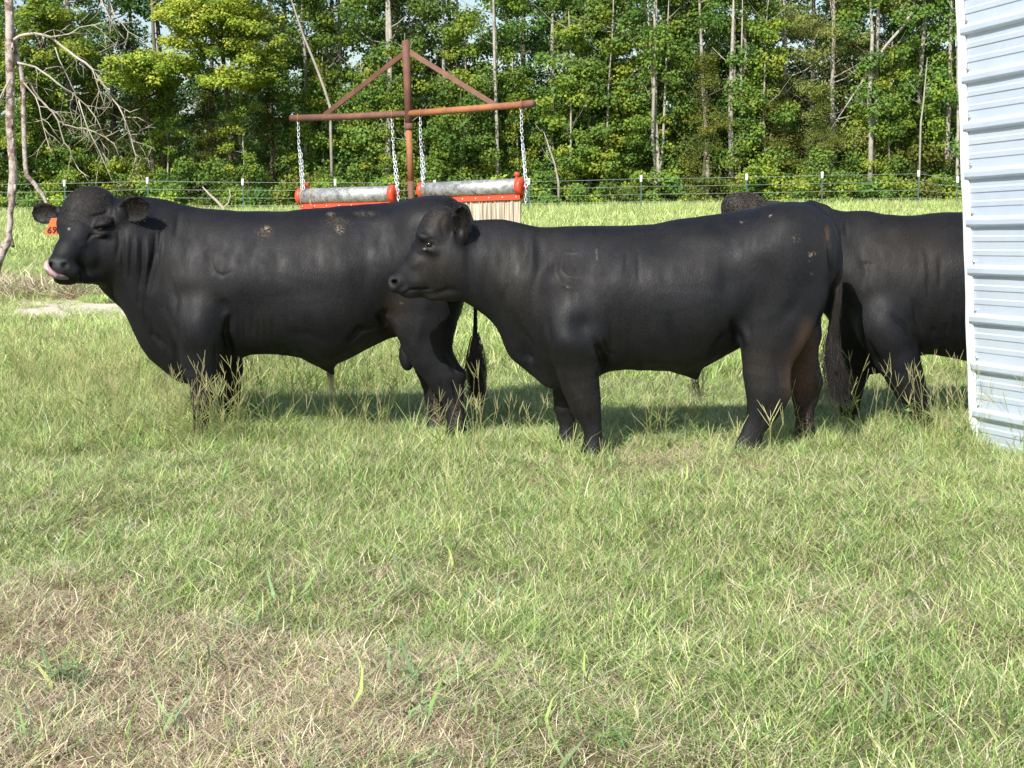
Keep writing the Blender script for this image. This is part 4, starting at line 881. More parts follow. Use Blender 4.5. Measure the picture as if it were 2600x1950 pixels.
def chain(root, base, pts, pitch=.037, seed=0, name='chain'):
    pts = [Vector(p) for p in pts]; b = MB(); r = np.random.default_rng(seed); i = 0
    seg = [(pts[k+1]-pts[k]).length for k in range(len(pts)-1)]; tot = sum(seg); s = 0
    while s < tot:
        k = 0; t = s
        while k < len(seg)-1 and t > seg[k]: t -= seg[k]; k += 1
        d = (pts[k+1]-pts[k]).normalized(); p = pts[k]+d*t
        th = (0.35 if i % 2 else 1.92)+r.normal(0, .15); x = d.cross(Vector((0, 1, 0))).normalized(); y = d.cross(x)
        link(b, p-base, d, x*math.cos(th)+y*math.sin(th), .048, .0135, .0045); s += pitch; i += 1
    return b.build(name, ZINC, root)
def galv():
    m = mat('galvanised_tube', (.52, .53, .54), .45, .55, .5); t = m.node_tree; b = t.nodes['Principled BSDF']
    tc = t.nodes.new('ShaderNodeTexCoord'); v = t.nodes.new('ShaderNodeTexNoise'); v.inputs['Scale'].default_value = 16; v.inputs['Detail'].default_value = 9; v.inputs['Roughness'].default_value = .75
    r = t.nodes.new('ShaderNodeValToRGB'); r.color_ramp.elements[0].position = .36; r.color_ramp.elements[0].color = (.17, .17, .17, 1); r.color_ramp.elements[1].position = .62; r.color_ramp.elements[1].color = (.66, .67, .68, 1)
    t.links.new(tc.outputs['Object'], v.inputs[0]); t.links.new(v.outputs[0], r.inputs[0]); t.links.new(r.outputs[0], b.inputs['Base Color']); return m
GALV = galv(); ORG = mat('orange_paint', (.74, .075, .028), .45, noise=(14, (.30, .075, .045), .44, .75))
def bristle():
    m = mat('bristle_curtain', (.55, .47, .36), .8); t = m.node_tree; b = t.nodes['Principled BSDF']
    tc = t.nodes.new('ShaderNodeTexCoord'); mp = t.nodes.new('ShaderNodeMapping'); mp.inputs['Scale'].default_value = (75, 75, 1.6)
    n = t.nodes.new('ShaderNodeTexNoise'); n.inputs['Scale'].default_value = 1; n.inputs['Detail'].default_value = 3
    r = t.nodes.new('ShaderNodeValToRGB'); r.color_ramp.elements[0].position = .34; r.color_ramp.elements[0].color = (.22, .17, .12, 1); r.color_ramp.elements[1].position = .60; r.color_ramp.elements[1].color = (.72, .64, .50, 1)
    t.links.new(tc.outputs['Object'], mp.inputs[0]); t.links.new(mp.outputs[0], n.inputs[0]); t.links.new(n.outputs[0], r.inputs[0]); t.links.new(r.outputs[0], b.inputs['Base Color'])
    return m
BRIS = bristle(); TWINE = mat('twine', (.55, .45, .30), .8)
def rub(A, B_, rr, chains, capx, label, twine, seed):
    P, Q = bp(*A), bp(*B_); base = (P+Q)/2; base.z = 0; root = tag(empty('cattle_rub', base), label, 'cattle rub', 'cattle rubs hanging from the pipe stand')
    P -= base; Q -= base; d = (Q-P).normalized(); s = Vector((d.y, -d.x, 0)).normalized()
    if s.y > 0: s = -s
    b = MB(); b.tube([P+d*.02, P.lerp(Q, .5), Q-d*.02], rr*.96, 28); b.build('tube', GALV, root)
    for e, o in ((P, d), (Q, -d)):
        b = MB(); b.tube([e+o*.045, e+o*.044, e-o*.004, e-o*.012, e-o*.012], [rr*.99, rr*1.045, rr*1.045, rr*.97, rr*.8], 28); cp = b.build('end_cap', ORG, root)
        b = MB(); b.tube([e-o*.012-Vector((0, 0, 0)), e-o*.05], .012, 8); b.build('lug', ORG, cp)
    cp, fr = capx; c = P.lerp(Q, fr)+Vector((0, 0, rr*.9)); b = MB(); b.tube([c, c+Vector((0, 0, .028))], .016, 12); b.tube([c+Vector((0, 0, .028)), c+Vector((0, 0, .034)), c+Vector((0, 0, .058)), c+Vector((0, 0, .064))], [.024, .030, .030, .024], 14); b.build('filler_cap', ORG, root)
    up = Vector((0, 0, 1)); c = P.lerp(Q, .5)-up*(rr+.020); L = (Q-P).length/2*.985
    b = MB(); b.box(c+s*.030, d, s, up, L, .003, .026); b.box(c-s*.030, d, s, up, L, .003, .026); b.box(c+up*.022, d, s, up, L, .034, .004)
    rail = b.build('clamp_rail', ORG, root, False)
    for k in range(8):
        q = c+d*L*(-.93+k*1.86/7)+s*.033; b = MB(); b.tube([q, q+s*.006], .008, 8); b.build('bolt', ZINC, rail)
    V = []; F = []; n = 90; r = np.random.default_rng(seed)       # curtain of bristle strands, each a narrow strip
    for k in range(n*3):
        t = -1+2*(k+.5)/(n*3); w = L/(n*3)*1.5; o = s*r.normal(0, .010); zb = -.50+r.normal(0, .012); dr = r.normal(0, .004)
        i0 = len(V); p = c+d*L*.985*t+o-up*.015
        V += [p-d*w, p+d*w, p+d*(w*.6+dr)+s*r.normal(0, .012)+up*zb, p+d*(dr-w*.6)+s*r.normal(0, .012)+up*zb]; F.append((i0, i0+1, i0+2, i0+3))
    V += [c+d*L*x*.98-up*z for x, z in ((-1, .02), (1, .02), (1, .47), (-1, .47))]; i0 = len(V)-4; F.append((i0, i0+1, i0+2, i0+3))
    mesh('bristle_curtain', [tuple(v) for v in V], F, BRIS, root, False)
    for k, ch in enumerate(chains): chain(root, base, [bp(x, y, o) for x, y, o in ch], seed=seed+k)
    for t in twine:
        q = P.lerp(Q, t); ring = [q+s*math.cos(x)*rr*1.03+up*(math.sin(x)*rr*1.03-(.035 if math.sin(x) < -.5 else 0))+d*.006*math.sin(2*x+t*30) for x in np.linspace(0, 6.283, 25)]
        b = MB(); b.tube(ring, .0028, 4, False); b.build('twine_loop', TWINE, root)
rub((763, 499), (1003, 492), .090, [[(757, 300, 0), (759, 370, 0), (764, 440, 0), (767, 486, -.09)], [(764, 385, -.03), (769, 440, -.05), (771, 482, -.1)], [(995, 291, 0), (998, 360, 0), (1002, 420, 0), (1008, 482, -.09)], [(1001, 390, -.02), (1008, 440, -.05), (1011, 490, -.1), (1012, 520, -.1)]],
    ('cap', .065), 'grey metal tube rub with orange ends and twine loops, left of the post', (.05, .155, .165), 1)
rub((1071, 484), (1326, 473), .085, [[(1067, 286, 0), (1068, 350, 0), (1071, 420, 0), (1073, 470, -.09)], [(1073, 390, -.02), (1077, 430, -.04), (1074, 472, -.09)], [(1323, 266, 0), (1325, 340, 0), (1330, 400, 0), (1334, 458, -.09)], [(1327, 370, -.03), (1333, 420, -.05), (1336, 470, -.11), (1335, 522, -.11)]],
    ('cap', .95), 'grey metal tube rub with pale bristle curtain, hanging right of the pipe post', (), 11)
# ------------------------------------------------------------------ wire fence
def fence():
    root = tag(empty('wire_fence', (0, 55, 0)), 'wire fence with white capped green steel posts in front of the trees', 'fence')
    gm = mat('post_green', (.05, .11, .10), .6); wm = mat('post_cap_white', (.85, .86, .86), .4); wi = mat('fence_wire', (.34, .39, .36), .5, .4)
    tops = [(-300, 462), (-50, 459), (163, 457), (374, 450), (616, 454), (851, 455), (1104, 457), (1343, 453), (1628, 445), (1896, 441), (2088, 436), (2333, 432), (2432, 448), (2600, 430), (2850, 428)]
    base = Vector((0, 55, 0)); pts = []
    for px, py in tops:
        p = unp(px, py, 55.); pts.append(p); z = p.z; c = Vector((p.x, 55, 0))-base
        b = MB(); b.box(c+Vector((0, 0, z/2-.15)), (1, 0, 0), (0, 1, 0), (0, 0, 1), .022, .006, z/2+.15-.02); b.box(c+Vector((0, .018, z/2-.15)), (1, 0, 0), (0, 1, 0), (0, 0, 1), .005, .016, z/2+.15-.02)
        po = b.build('post', gm, root, False)
        b = MB(); b.tube([c+Vector((0, -.0, z-.24)), c+Vector((0, 0, z-.22)), c+Vector((0, 0, z-.02)), c+Vector((0, 0, z))], [.03, .048, .048, .034], 10); b.build('cap', wm, po)
    for k in range(6):
        b = MB(); f = (.92, .735, .55, .37, .20, .05)[k]; q = []
        for i, p in enumerate(pts):
            q.append(Vector((p.x, -.03, p.z*f)))
            if i < len(pts)-1:
                n = pts[i+1]; q.append(Vector(((p.x+n.x)/2, -.03, (p.z+n.z)/2*f-.012)))
        b.tube(q, .0062, 4, False); b.build('wire', wi, root)
fence()
# ------------------------------------------------------------------ dead tree
def dead_tree():
    D = 11.5; r = np.random.default_rng(21)
    bark = mat('peeling_bark', (.42, .37, .33), .85, noise=(16, (.16, .10, .075), .47, .60), bump=(50, .8, .01))
    t = bark.node_tree; twig = mat('grey_twig', (.46, .42, .34), .8, noise=(10, (.30, .25, .18), .4, .8))
    p0 = unp(-60, 1010, D); base = Vector((p0.x, D, 0)); root = tag(empty('dead_tree', base), 'bare dead tree with peeling grey bark and drooping leafless branches at the left edge', 'tree')
    w = lambda px, py, o=0: unp(px, py, D+o)-base
    tr = [(-85, 1040), (-75, 900), (-40, 760), (-12, 690), (2, 650), (14, 622), (23, 607), (24, 580), (25, 542), (29, 495), (34, 452), (30, 380), (25, 307), (27, 217), (24, 145), (25, 54), (22, 0), (18, -160), (22, -360)]
    rad = [.05, .046, .038, .034, .032, .032, .030, .022, .021, .029, .031, .032, .031, .030, .032, .031, .031, .026, .018]
    def wig(P, amp, o=0):
        q = []
        for (a, b), (c, d) in zip(P[:-1], P[1:]):
            q += [(a, b), ((a+c)/2+r.normal(0, amp), (b+d)/2+r.normal(0, amp))]
        return q+[P[-1]]
    b = MB(); P = wig(tr, 1.2); rr = np.interp(np.linspace(0, 1, len(P)), np.linspace(0, 1, len(rad)), rad)*r.uniform(.93, 1.07, len(P)); b.tube([w(*p) for p in P], list(rr), 10)
    b.tube([w(18, 610), w(30, 614), w(34, 628)], [.024, .018, .012], 7)
    for _ in range(26):                    # flakes of loose bark
        k = r.integers(9, len(tr)-3); f = r.uniform(); px = tr[k][0]*(1-f)+tr[k+1][0]*f; py = tr[k][1]*(1-f)+tr[k+1][1]*f
        c = w(px+r.uniform(-9, 9), py, -.02); b.box(c, (1, 0, 0), (0, 1, 0), (0, 0, 1), .004+.004*r.uniform(), .003, .012+.02*r.uniform())
    trunk = b.build('trunk', bark, root)
    b2 = [(33, 72), (36, 110), (40, 137), (54, 188), (60, 253), (61, 325), (63, 398), (67, 445), (90, 470), (108, 495), (117, 513), (122, 540)]
    limbs = [([(36, 101), (54, 90), (87, 85), (127, 94), (155, 116), (188, 141), (217, 159), (249, 195), (275, 235), (300, 268), (318, 307), (333, 351), (343, 390), (345, 416)], .0125, .003, 0),
             ([(44, 159), (90, 170), (127, 195), (163, 224), (202, 253), (231, 282), (253, 318), (271, 354), (307, 390)], .0085, .0022, -.1),
             ([(58, 195), (87, 231), (116, 268), (148, 307), (163, 362), (181, 394), (201, 432), (228, 450)], .008, .003, .12),
             ([(240, -60), (257, 0), (282, 51), (300, 90), (304, 125)], .007, .002, -.15), ([(127, 94), (174, 87), (202, 69), (268, 56)], .007, .002, -.1), ([(270, -20), (289, 36), (325, 80), (380, 108)], .006, .002, .1),
             ([(60, 210), (90, 245), (105, 300), (118, 350), (136, 400)], .006, .002, -.15), ([(188, 141), (235, 175), (252, 230), (268, 275)], .006, .002, -.05), ([(160, 315), (195, 325), (240, 335), (290, 365), (305, 405)], .006, .002, .15),
             ([(140, 120), (165, 180), (190, 235), (205, 290), (206, 350)], .005, .002, .2), ([(200, 255), (225, 330), (250, 380), (268, 420), (290, 470)], .005, .002, -.2), ([(26, 200), (0, 250), (-40, 310), (-70, 330)], .008, .002, -.1),
             ([(300, 268), (330, 285), (356, 276)], .004, .0015, 0), ([(318, 297), (350, 298), (374, 310)], .004, .0015, 0), ([(333, 342), (372, 340)], .003, .0015, 0), ([(336, 358), (370, 368), (395, 384)], .004, .0015, 0), ([(345, 400), (335, 440), (308, 474)], .003, .0012, 0), ([(345, 410), (352, 440), (370, 465)], .003, .0012, 0)]
    b = MB(); P = wig(b2, 1.); b.tube([w(p[0], p[1], .06) for p in P], list(np.interp(np.linspace(0, 1, len(P)), [0, .5, .8, 1], [.022, .018, .017, .008])), 8); b.build('limb', bark, root)
    for L, ra, rb_, o in limbs:
        b = MB(); P = wig(L, 1.6); n = len(P); zo = np.cumsum(r.normal(0, .03, n))
        q = [w(p[0], p[1], o+zo[i]) for i, p in enumerate(P)]; b.tube(q, list(np.linspace(ra, rb_, n)), 6)
        for _ in range(int(1+1.15*len(L)*(ra > .004))):  # side twigs
            k = r.integers(1, n-1); px, py = P[k]; ang = r.uniform(.4, 1.5)*(1 if r.uniform() < .75 else -1); dx = P[k+1 if k < n-1 else k][0]-P[k-1][0]; dy = P[k+1 if k < n-1 else k][1]-P[k-1][1]; a0 = math.atan2(dy, dx)+ang*(r.choice([-1, 1])*.8)
            ln = r.uniform(25, 85); pts = [(px, py)]
            for s_ in range(4): a0 += r.normal(.12, .25); px += math.cos(a0)*ln/4; py += math.sin(a0)*ln/4+1.5; pts.append((px, py))
            q2 = [w(p[0], p[1], o+zo[k]+r.normal(0, .05)*j) for j, p in enumerate(pts)]; b.tube(q2, [.0030, .0025, .002, .0015, .0009], 4)
            if r.uniform() < .6:
                px, py = pts[2]; a1 = a0+r.choice([-1, 1])*.8; b.tube([q2[2], w(px+math.cos(a1)*15, py+math.sin(a1)*15+3, o+zo[k]), w(px+math.cos(a1)*30, py+math.sin(a1)*30+8, o+zo[k])], [.002, .0015, .0008], 4)
        b.build('branch', twig, root)
dead_tree()
def fallen_branch():
    D = 47.; m = mat('bleached_wood', (.42, .37, .31), .8, noise=(6, (.33, .29, .24), .4, .8)); base = unp(566, 548, D); base.z = 0
    root = tag(empty('fallen_branch', base), 'bleached bare branch leaning at the wire fence above the left bull', 'branch')
    w = lambda x, y: unp(x, y, D)-base
    b = MB(); b.tube([w(514, 474), w(530, 492), w(548, 508), w(567, 528), w(575, 556)], [.015, .03, .042, .05, .06], 7); b.tube([w(567, 528), w(580, 515), w(585, 498), w(582, 480)], [.032, .024, .018, .01], 6); b.build('wood', m, root)
fallen_branch()
# ------------------------------------------------------------------ trees
LM = leafmat('tree_leaf', .38, .012, .16, .6, .12)
PALE = mat('pale_bark', (.38, .355, .315), .85, noise=(5, (.22, .19, .15), .42, .75), bump=(20, .5, .03))
DARKB = mat('dark_bark', (.16, .13, .10), .9, noise=(5, (.09, .07, .05), .42, .75), bump=(20, .5, .03))
def leaves(cen, rad, per, size, cols, seed, asp=.8, flat=.6, up=.5, droop=.1, shell=.45):
    """clouds of leaves: cen (n,3), rad (n,)"""
    r = np.random.default_rng(seed); n = len(cen); k = np.repeat(np.arange(n), per); m = len(k)
    d = r.normal(0, 1, (m, 3)); d /= np.linalg.norm(d, axis=1, keepdims=True)
    q = r.uniform(shell, 1.05, (m, 1)); sc = np.stack([rad[k], rad[k], rad[k]*flat], -1)
    P = cen[k]+d*q*sc
    P += r.normal(0, .05, (m, 3))
    nn = d*.6+np.array([0, -.25, up])+r.normal(0, .55, (m, 3)); nn /= np.linalg.norm(nn, axis=1, keepdims=True)
    a = np.cross(nn, r.normal(0, 1, (m, 3))+np.array([0, 0, -droop*5])); a /= np.linalg.norm(a, axis=1, keepdims=True); b = np.cross(nn, a)
    s = r.uniform(size[0], size[1], (m, 1)); L = a*s; Wd = b*s*asp*.5
    V = np.stack([P-L*.5, P-L*.05+Wd, P+L*.5, P-L*.05-Wd], 1).reshape(-1, 3)
    cc = np.array(cols)[r.integers(0, len(cols), n)][k]*r.uniform(.85, 1.3, (m, 1)); cc[:, 0] *= r.uniform(.85, 1.2, m)
    return V, np.arange(m*4).reshape(-1, 4), np.repeat(cc, 4, 0)
GA = [(.12, .215, .045), (.145, .245, .055), (.09, .18, .045), (.17, .27, .055)]
GB = [(.20, .29, .045), (.16, .25, .045), (.26, .33, .05), (.12, .21, .045)]
GY = [(.33, .44, .06), (.40, .49, .08), (.27, .38, .055), (.35, .44, .07)]
GD = [(.09, .165, .055), (.075, .14, .055), (.11, .19, .06)]
GC = [(.12, .155, .035), (.15, .18, .04), (.085, .125, .03), (.19, .21, .045)]
GP = [(.17, .22, .06), (.20, .24, .07), (.14, .19, .055), (.24, .28, .08)]
def trunkmesh(name, h, r0, seed, lean=0, m=PALE, fork=0, limbs=10, z0=.35, spread=1.6):
    r = np.random.default_rng(seed); b = MB(); n = 9; pts = []; x = y = 0.
    for i in range(n):
        t = i/(n-1); pts.append(Vector((x+lean*h*t*t, y, -.2+(h+.2)*t))); x += r.normal(0, .05); y += r.normal(0, .04)
    b.tube(pts, [r0*(1.25 if i == 0 else 1)*(1-.75*i/(n-1)) for i in range(n)], 8)
    if fork: b.tube([pts[1], pts[2]+Vector((.45*fork, 0, 0)), pts[4]+Vector((.8*fork, .1, 0)), pts[7]+Vector((1.0*fork, .1, .3))], [r0*.7, r0*.6, r0*.5, r0*.2], 7)
    for _ in range(limbs):
        t = r.uniform(z0, .95); i = int(t*(n-1)); p = pts[i].lerp(pts[min(i+1, n-1)], t*(n-1)-i); a = r.uniform(0, 6.28); L = spread*r.uniform(.5, 1.1)
        e = p+Vector((math.cos(a)*L, math.sin(a)*L, L*r.uniform(.2, .9))); mid = p.lerp(e, .5)+Vector((0, 0, -.1*L))
        b.tube([p, mid, e], [r0*.28, r0*.18, r0*.06], 4, False)
    return b
def column(seed, z0, z1, rr, n, rad, per, size, cols, lean=0, prof=None, **k):
    r = np.random.default_rng(seed); t = r.uniform(0, 1, n); z = z0+(z1-z0)*t
    R = rr*(prof(t) if prof else (.55+.45*np.sin(np.pi*np.clip(t*.9+.1, 0, 1)))); a = r.uniform(0, 6.28, n); q = R*np.sqrt(r.uniform(.05, 1, n))
    cen = np.stack([q*np.cos(a)+lean*z1*t*t, q*np.sin(a), z], -1); rd = r.uniform(rad[0], rad[1], n)
    return leaves(cen, rd, per, size, cols, seed+50, **k)
def crown(name, parts):
    V = np.concatenate([p[0] for p in parts]); o = 0; Fs = []
    for p in parts: Fs.append(p[1]+o); o += len(p[0])
    return mesh(name, V, np.concatenate(Fs), LM, smooth=False, cols=np.concatenate([p[2] for p in parts]), link=False)
KIND = {}
def kind(key, crowns, trunks): KIND[key] = (crowns, trunks)
cone = lambda t: np.clip(1.05-t, .08, 1)
def tm(b, m): return mesh('trunk', np.array([tuple(p) for p in b.v]), b.f, m, link=False)
kind('gum', [crown('crown', [column(s, 2.6, 13, 1.5, 66, (.35, .75), 165, (.08, .155), GA+GB[:2], asp=.95, flat=.7, droop=.4), column(s+9, .6, 4, 1.3, 16, (.3, .55), 120, (.08, .15), GB, asp=.95)]) for s in (1, 2, 3)],
     [tm(trunkmesh('t', 13, .12, s, r_, PALE, f), PALE) for s, r_, f in ((1, .01, 0), (2, -.015, 1), (3, .0, 0))])
kind('young', [crown('crown', [column(s, .8, 7.5, 1.1, 50, (.3, .6), 140, (.075, .145), GB, asp=.95, droop=.4)]) for s in (11, 12)], [tm(trunkmesh('t', 8, .06, s, .02, PALE, 0), PALE) for s in (11, 12)])
kind('cedar', [crown('crown', [column(s, .3, 6.0, 1.75, 78, (.28, .6), 190, (.07, .13), GC, asp=.35, flat=.55, prof=cone, up=.2)]) for s in (31, 32)], [tm(trunkmesh('t', 6, .1, s, 0, DARKB, 0, 8), DARKB) for s in (31, 32)])
kind('dark', [crown('crown', [column(s, 1.5, 14, 2.0, 66, (.5, .95), 150, (.11, .2), GD+GA[:1], asp=.8)]) for s in (41, 42, 43)], [tm(trunkmesh('t', 14, .16, s, 0, DARKB), DARKB) for s in (41, 42, 43)])
kind('pine', [crown('crown', [column(s, 2.0, 12.5, 2.2, 66, (.4, .85), 190, (.10, .20), GP, asp=.28, flat=.4, up=.5)]) for s in (51, 52)], [tm(trunkmesh('t', 13, .12, s, 0, PALE, 0, 18, .2, 2.2), PALE) for s in (51, 52)])
kind('shrub', [crown('crown', [column(s, .25, 2.3, 1.45, 26, (.35, .65), 150, (.08, .15), c, asp=.9)]) for s, c in ((61, GB), (62, GA), (63, GA+GB), (64, GC+GB[:1]))], [tm(trunkmesh('t', 2.2, .03, s, 0, DARKB, 0, 8, .1, .8), DARKB) for s in (61, 62, 63, 64)])
kind('vine', [crown('crown', [column(s, .2, 5.2, 1.7, 56, (.35, .7), 190, (.075, .14), GB+GA, asp=.95, droop=.5, prof=lambda t: 1-.45*t)]) for s in (71, 72)], [tm(trunkmesh('t', 5.2, .05, s, 0, DARKB, 0, 10, .1, 1.2), DARKB) for s in (71, 72)])
TR = np.random.default_rng(77)
def tree(k, px, D, sc, name, label, group=None, v=None, zs=1., rz=None, trunk=True):
    cr, tk = KIND[k]; v = TR.integers(0, len(cr)) if v is None else v; x = unp(px, 520, D).x
    root = empty(name, (x, D, 0), TR.uniform(0, 6.28) if rz is None else rz); tag(root, label, 'tree' if name.endswith('tree') else 'shrub', group); root.scale = (sc, sc, sc*zs)
    a = bpy.data.objects.new('crown', cr[v].data); C.objects.link(a); a.parent = root
    if trunk: b = bpy.data.objects.new('trunk', tk[v].data); C.objects.link(b); b.parent = root
    return root
POSTS = [163, 374, 616, 851, 1104, 1343, 1628, 1896, 2088, 2333]
ORD = 'first second third fourth fifth sixth seventh eighth ninth tenth'.split()
USED = set()
def lab(px, head):
    """which one: told by the white capped posts in front of it"""
    if px < 0 or px > 2440: return None
    if px < POSTS[0]: opts = ['%s left of the first white capped post']
    else:
        i = max(k for k in range(10) if POSTS[k] <= px); w = (POSTS[i+1] if i < 9 else 2440)-POSTS[i]; f = (px-POSTS[i])/w
        opts = ['%s '+('close right of' if f < .33 else 'midway after' if f < .66 else 'well past')+' the '+ORD[i]+' fence post']
    for o in opts:
        l = o % head
        if l not in USED: USED.add(l); return l
    return None
def woods():
    # yellow green trees: flat tiers of foliage
    def tiered(px, D, tiers, seed, label):
        x0 = unp(px, 520, D).x; parts = []; r = np.random.default_rng(seed); root = tag(empty('broadleaf_tree', (x0, D, 0)), label, 'tree'); b = MB(); h = 11.
        b.tube([Vector((0, 2., -.2)), Vector((.1, 2., 3)), Vector((0, 1.5, 7)), Vector((.1, 1, 11))], [.10, .09, .07, .03], 8)
        for i, (cx, cy, rx, ry, n, cl) in enumerate(tiers):
            c = unp(cx, cy, D); s_ = D/FPX; a = r.uniform(0, 6.28, n); q = np.sqrt(r.uniform(0, 1, n))
            cen = np.stack([c.x-x0+q*np.cos(a)*rx*s_*.85, r.normal(-.3, .9, n), c.z+q*np.sin(a)*ry*s_*.8], -1)
            parts.append(leaves(cen, r.uniform(.28, .55, n), 150, (.08, .15), cl, seed+i, flat=.5, up=1.))
            e = Vector((c.x-x0, -.1, c.z)); p = Vector((.05, 1.7, max(1.5, c.z-1.2))); b.tube([p, p.lerp(e, .5)+Vector((0, 0, .15)), e], [.05, .035, .015], 5, False)
        o = crown('crown', parts); C.objects.link(o); o.parent = root; t = tm(b, DARKB); C.objects.link(t); t.parent = root
    tiered(560, 59.2, [(500, 25, 110, 50, 40, GY), (610, 45, 120, 45, 46, GY+GB[:1]), (480, 95, 75, 45, 24, GY+GB[:1]), (660, 120, 80, 65, 34, GY+GB), (590, 200, 90, 26, 28, GY+GB[:1]), (700, 200, 50, 50, 14, GB), (560, -60, 150, 60, 40, GY), (560, 130, 90, 30, 14, GB+GY[2:3])], 201, 'tall tree with bright yellow green layered leaves above the fence, left of the pipe post')
    tiered(385, 59.4, [(380, 170, 100, 28, 34, GY+GB[:1]), (345, 205, 70, 28, 18, GY+GB), (460, 160, 50, 22, 12, GY)], 202, 'smaller bright yellow green tree in flat tiers above the head of the tagged bull')
    tiered(95, 59.8, [(70, 60, 60, 45, 16, GB+GY[2:3]), (130, 35, 70, 40, 18, GB+GY[2:3]), (60, 200, 55, 45, 14, GB+GY[:1]), (190, 130, 70, 50, 16, GB), (10, 130, 50, 60, 14, GB+GY[2:3]), (40, 320, 60, 60, 12, GB)], 203, 'yellow green leafy tree behind the dead tree at the left edge')
    ced = [(395, 61, 1.05, 'dark green cedar tree under the yellow green tiers at left'), (540, 61.5, .95, 'dark cedar tree below the bright yellow green tree'), (1790, 60, 1.0, 'olive green cedar tree standing before pale trunks above the centre bull'),
           (1960, 60.5, .95, 'broad olive cedar tree at the fence above the rump of the centre bull'), (1700, 61, .6, 'small olive cedar tree left of the larger olive cedar'), (2080, 60, .8, 'dark olive cedar tree right of the curly poll'), (700, 62, .9, 'dark cedar tree behind the left hanging tube'), (250, 62, .9, 'dark cedar tree behind the drooping dead branches')]
    for px, D, s, l in ced: tree('cedar', px, D, s, 'cedar_tree', l)
    gum = [(990, 61.0, 'tall pale trunked tree directly left of the pipe post', 0, 1.1), (1258, 61.5, 'tall pale trunked tree right of the post, between the braces and the right chain', 2, .95), (1400, 62, 'pale trunked gum tree rising right of the rusty crossbeam end', 0, 1.0),
           (1490, 61.2, 'slim green gum tree two trees right of the crossbeam end', 2, .85), (1668, 60.2, 'gum tree with a forked pale trunk above the fence', 1, .95), (1735, 61, 'thin pale trunked gum tree just right of the forked trunk', 0, .9), (1798, 62.0, 'tall gum tree behind the olive cedar', 2, 1.05),
           (1858, 60.8, 'gum tree with a thick pale leaning trunk above the centre bull', 0, 1.05), (1884, 61.0, 'slender pale trunk tree right beside the thick leaning one', 2, .9), (870, 62.5, 'leafy green tree behind the left brace of the post', 1, 1.), (780, 61.5, 'green tree with bare leaning stems left of the left brace', 2, .9),
           (1130, 62, 'leafy green tree directly behind the right brace', 1, .9), (1560, 62.5, 'tall leafy gum tree at the middle of the right half', 0, 1.), (200, 63, 'tall green tree behind the dead tree branches', 1, 1.), (2215, 60.6, 'pale trunked tree with a long bare leaning limb near the shed', 0, 1.0), (2330, 61.5, 'tall green tree next to the metal shed wall', 2, 1.05), (2400, 60.8, 'green tree partly covered by the shed corner', 1, .95), (-60, 62, 'green tree cut by the left edge of the picture', 2, 1.)]
    for px, D, l, v, s in gum: tree('gum', px, D, s, 'gum_tree', l, v=v)
    for px, D, s, l in ((1990, 62, 1.0, 'tall olive pine with wispy layered needles left of the pale forked trunk'), (2110, 61.5, 1.05, 'wispy olive pine in the upper right beside the bare leaning limb'), (2060, 64, 1.1, 'tall pine standing behind the two wispy olive pines'), (1080, 64.5, .95, 'dark wispy pine behind the top of the pipe post'), (2280, 64, 1.05, 'pine behind the trees next to the shed')):
        tree('pine', px, D, s, 'pine_tree', l)
    for px in (820, 930, 1040, 1180, 1320, 1450, 1530, 1610, 1700, 1930, 2260, 130, 620, 440):
        px += TR.normal(0, 10); tree('young', px, 59.6+TR.uniform(0, 1.8), TR.uniform(.7, 1.05), 'young_tree', lab(px, 'slim young green tree') or 'slim young tree with mid green leaves at the front of the wood', 'young trees at the front of the wood')
    for px in range(-150, 2700, 112):
        px += TR.normal(0, 25); tree('vine' if TR.uniform() < .55 else 'shrub', px, 60.+TR.uniform(-.8, 2), TR.uniform(.75, 1.05), 'vine_shrub', lab(px, 'tangled leafy shrub behind the wires,') or 'tangled leafy green shrub filling the wood edge behind the wire fence', 'tangled shrubs behind the fence')
    parts = []; r = np.random.default_rng(31)
    for i in range(46):                        # ground cover that reads as one mass
        px = -200+i*65+r.normal(0, 20); x = unp(px, 530, 58.3).x; hh = r.uniform(.5, 1.7); V, F, c = column(900+i, .05, hh, r.uniform(.6, 1.1), 12, (.25, .5), 130, (.07, .14), [GB, GA, GB+GY[:1], GC][i % 4], asp=.9)
        V = V+np.array([x, 58.2+r.uniform(-.5, 1.1), 0]); parts.append((V, F, c))
    o = crown('undergrowth', parts); C.objects.link(o); tag(o, 'low leafy undergrowth along the foot of the wood just behind the fence wires', kind='stuff')
    for px in list(range(-200, 2750, 150)):
        px += TR.normal(0, 25); tree('dark', px, 67+TR.uniform(-1, 3), TR.uniform(.85, 1.1), 'dark_tree', lab(px, 'dark green second row tree') or 'dark green tree in the second row of the wood', 'dark trees in the second row of the wood')
    for px in range(-200, 2750, 190):
        px += TR.normal(0, 35); tree('dark', px, 75+TR.uniform(-1, 3), TR.uniform(.85, 1.15), 'deep_wood_tree', lab(px, 'deep wood tree showing against the sky') or 'dark tree deep in the wood with sky showing at its top', 'trees deep in the wood')
    r = np.random.default_rng(5); n = 900      # far wood reads as one dark mass
    cen = np.stack([r.uniform(-45, 45, n), r.uniform(80, 92, n), r.uniform(0, 1, n)**1.1*5.8], -1)
    V, F, c = leaves(cen, r.uniform(.9, 1.7, n), 90, (.3, .5), GD, 6)
    tag(mesh('distant_wood', V, F, LM, smooth=False, cols=c), 'far dark part of the wood behind all the trees one can tell apart', kind='stuff')
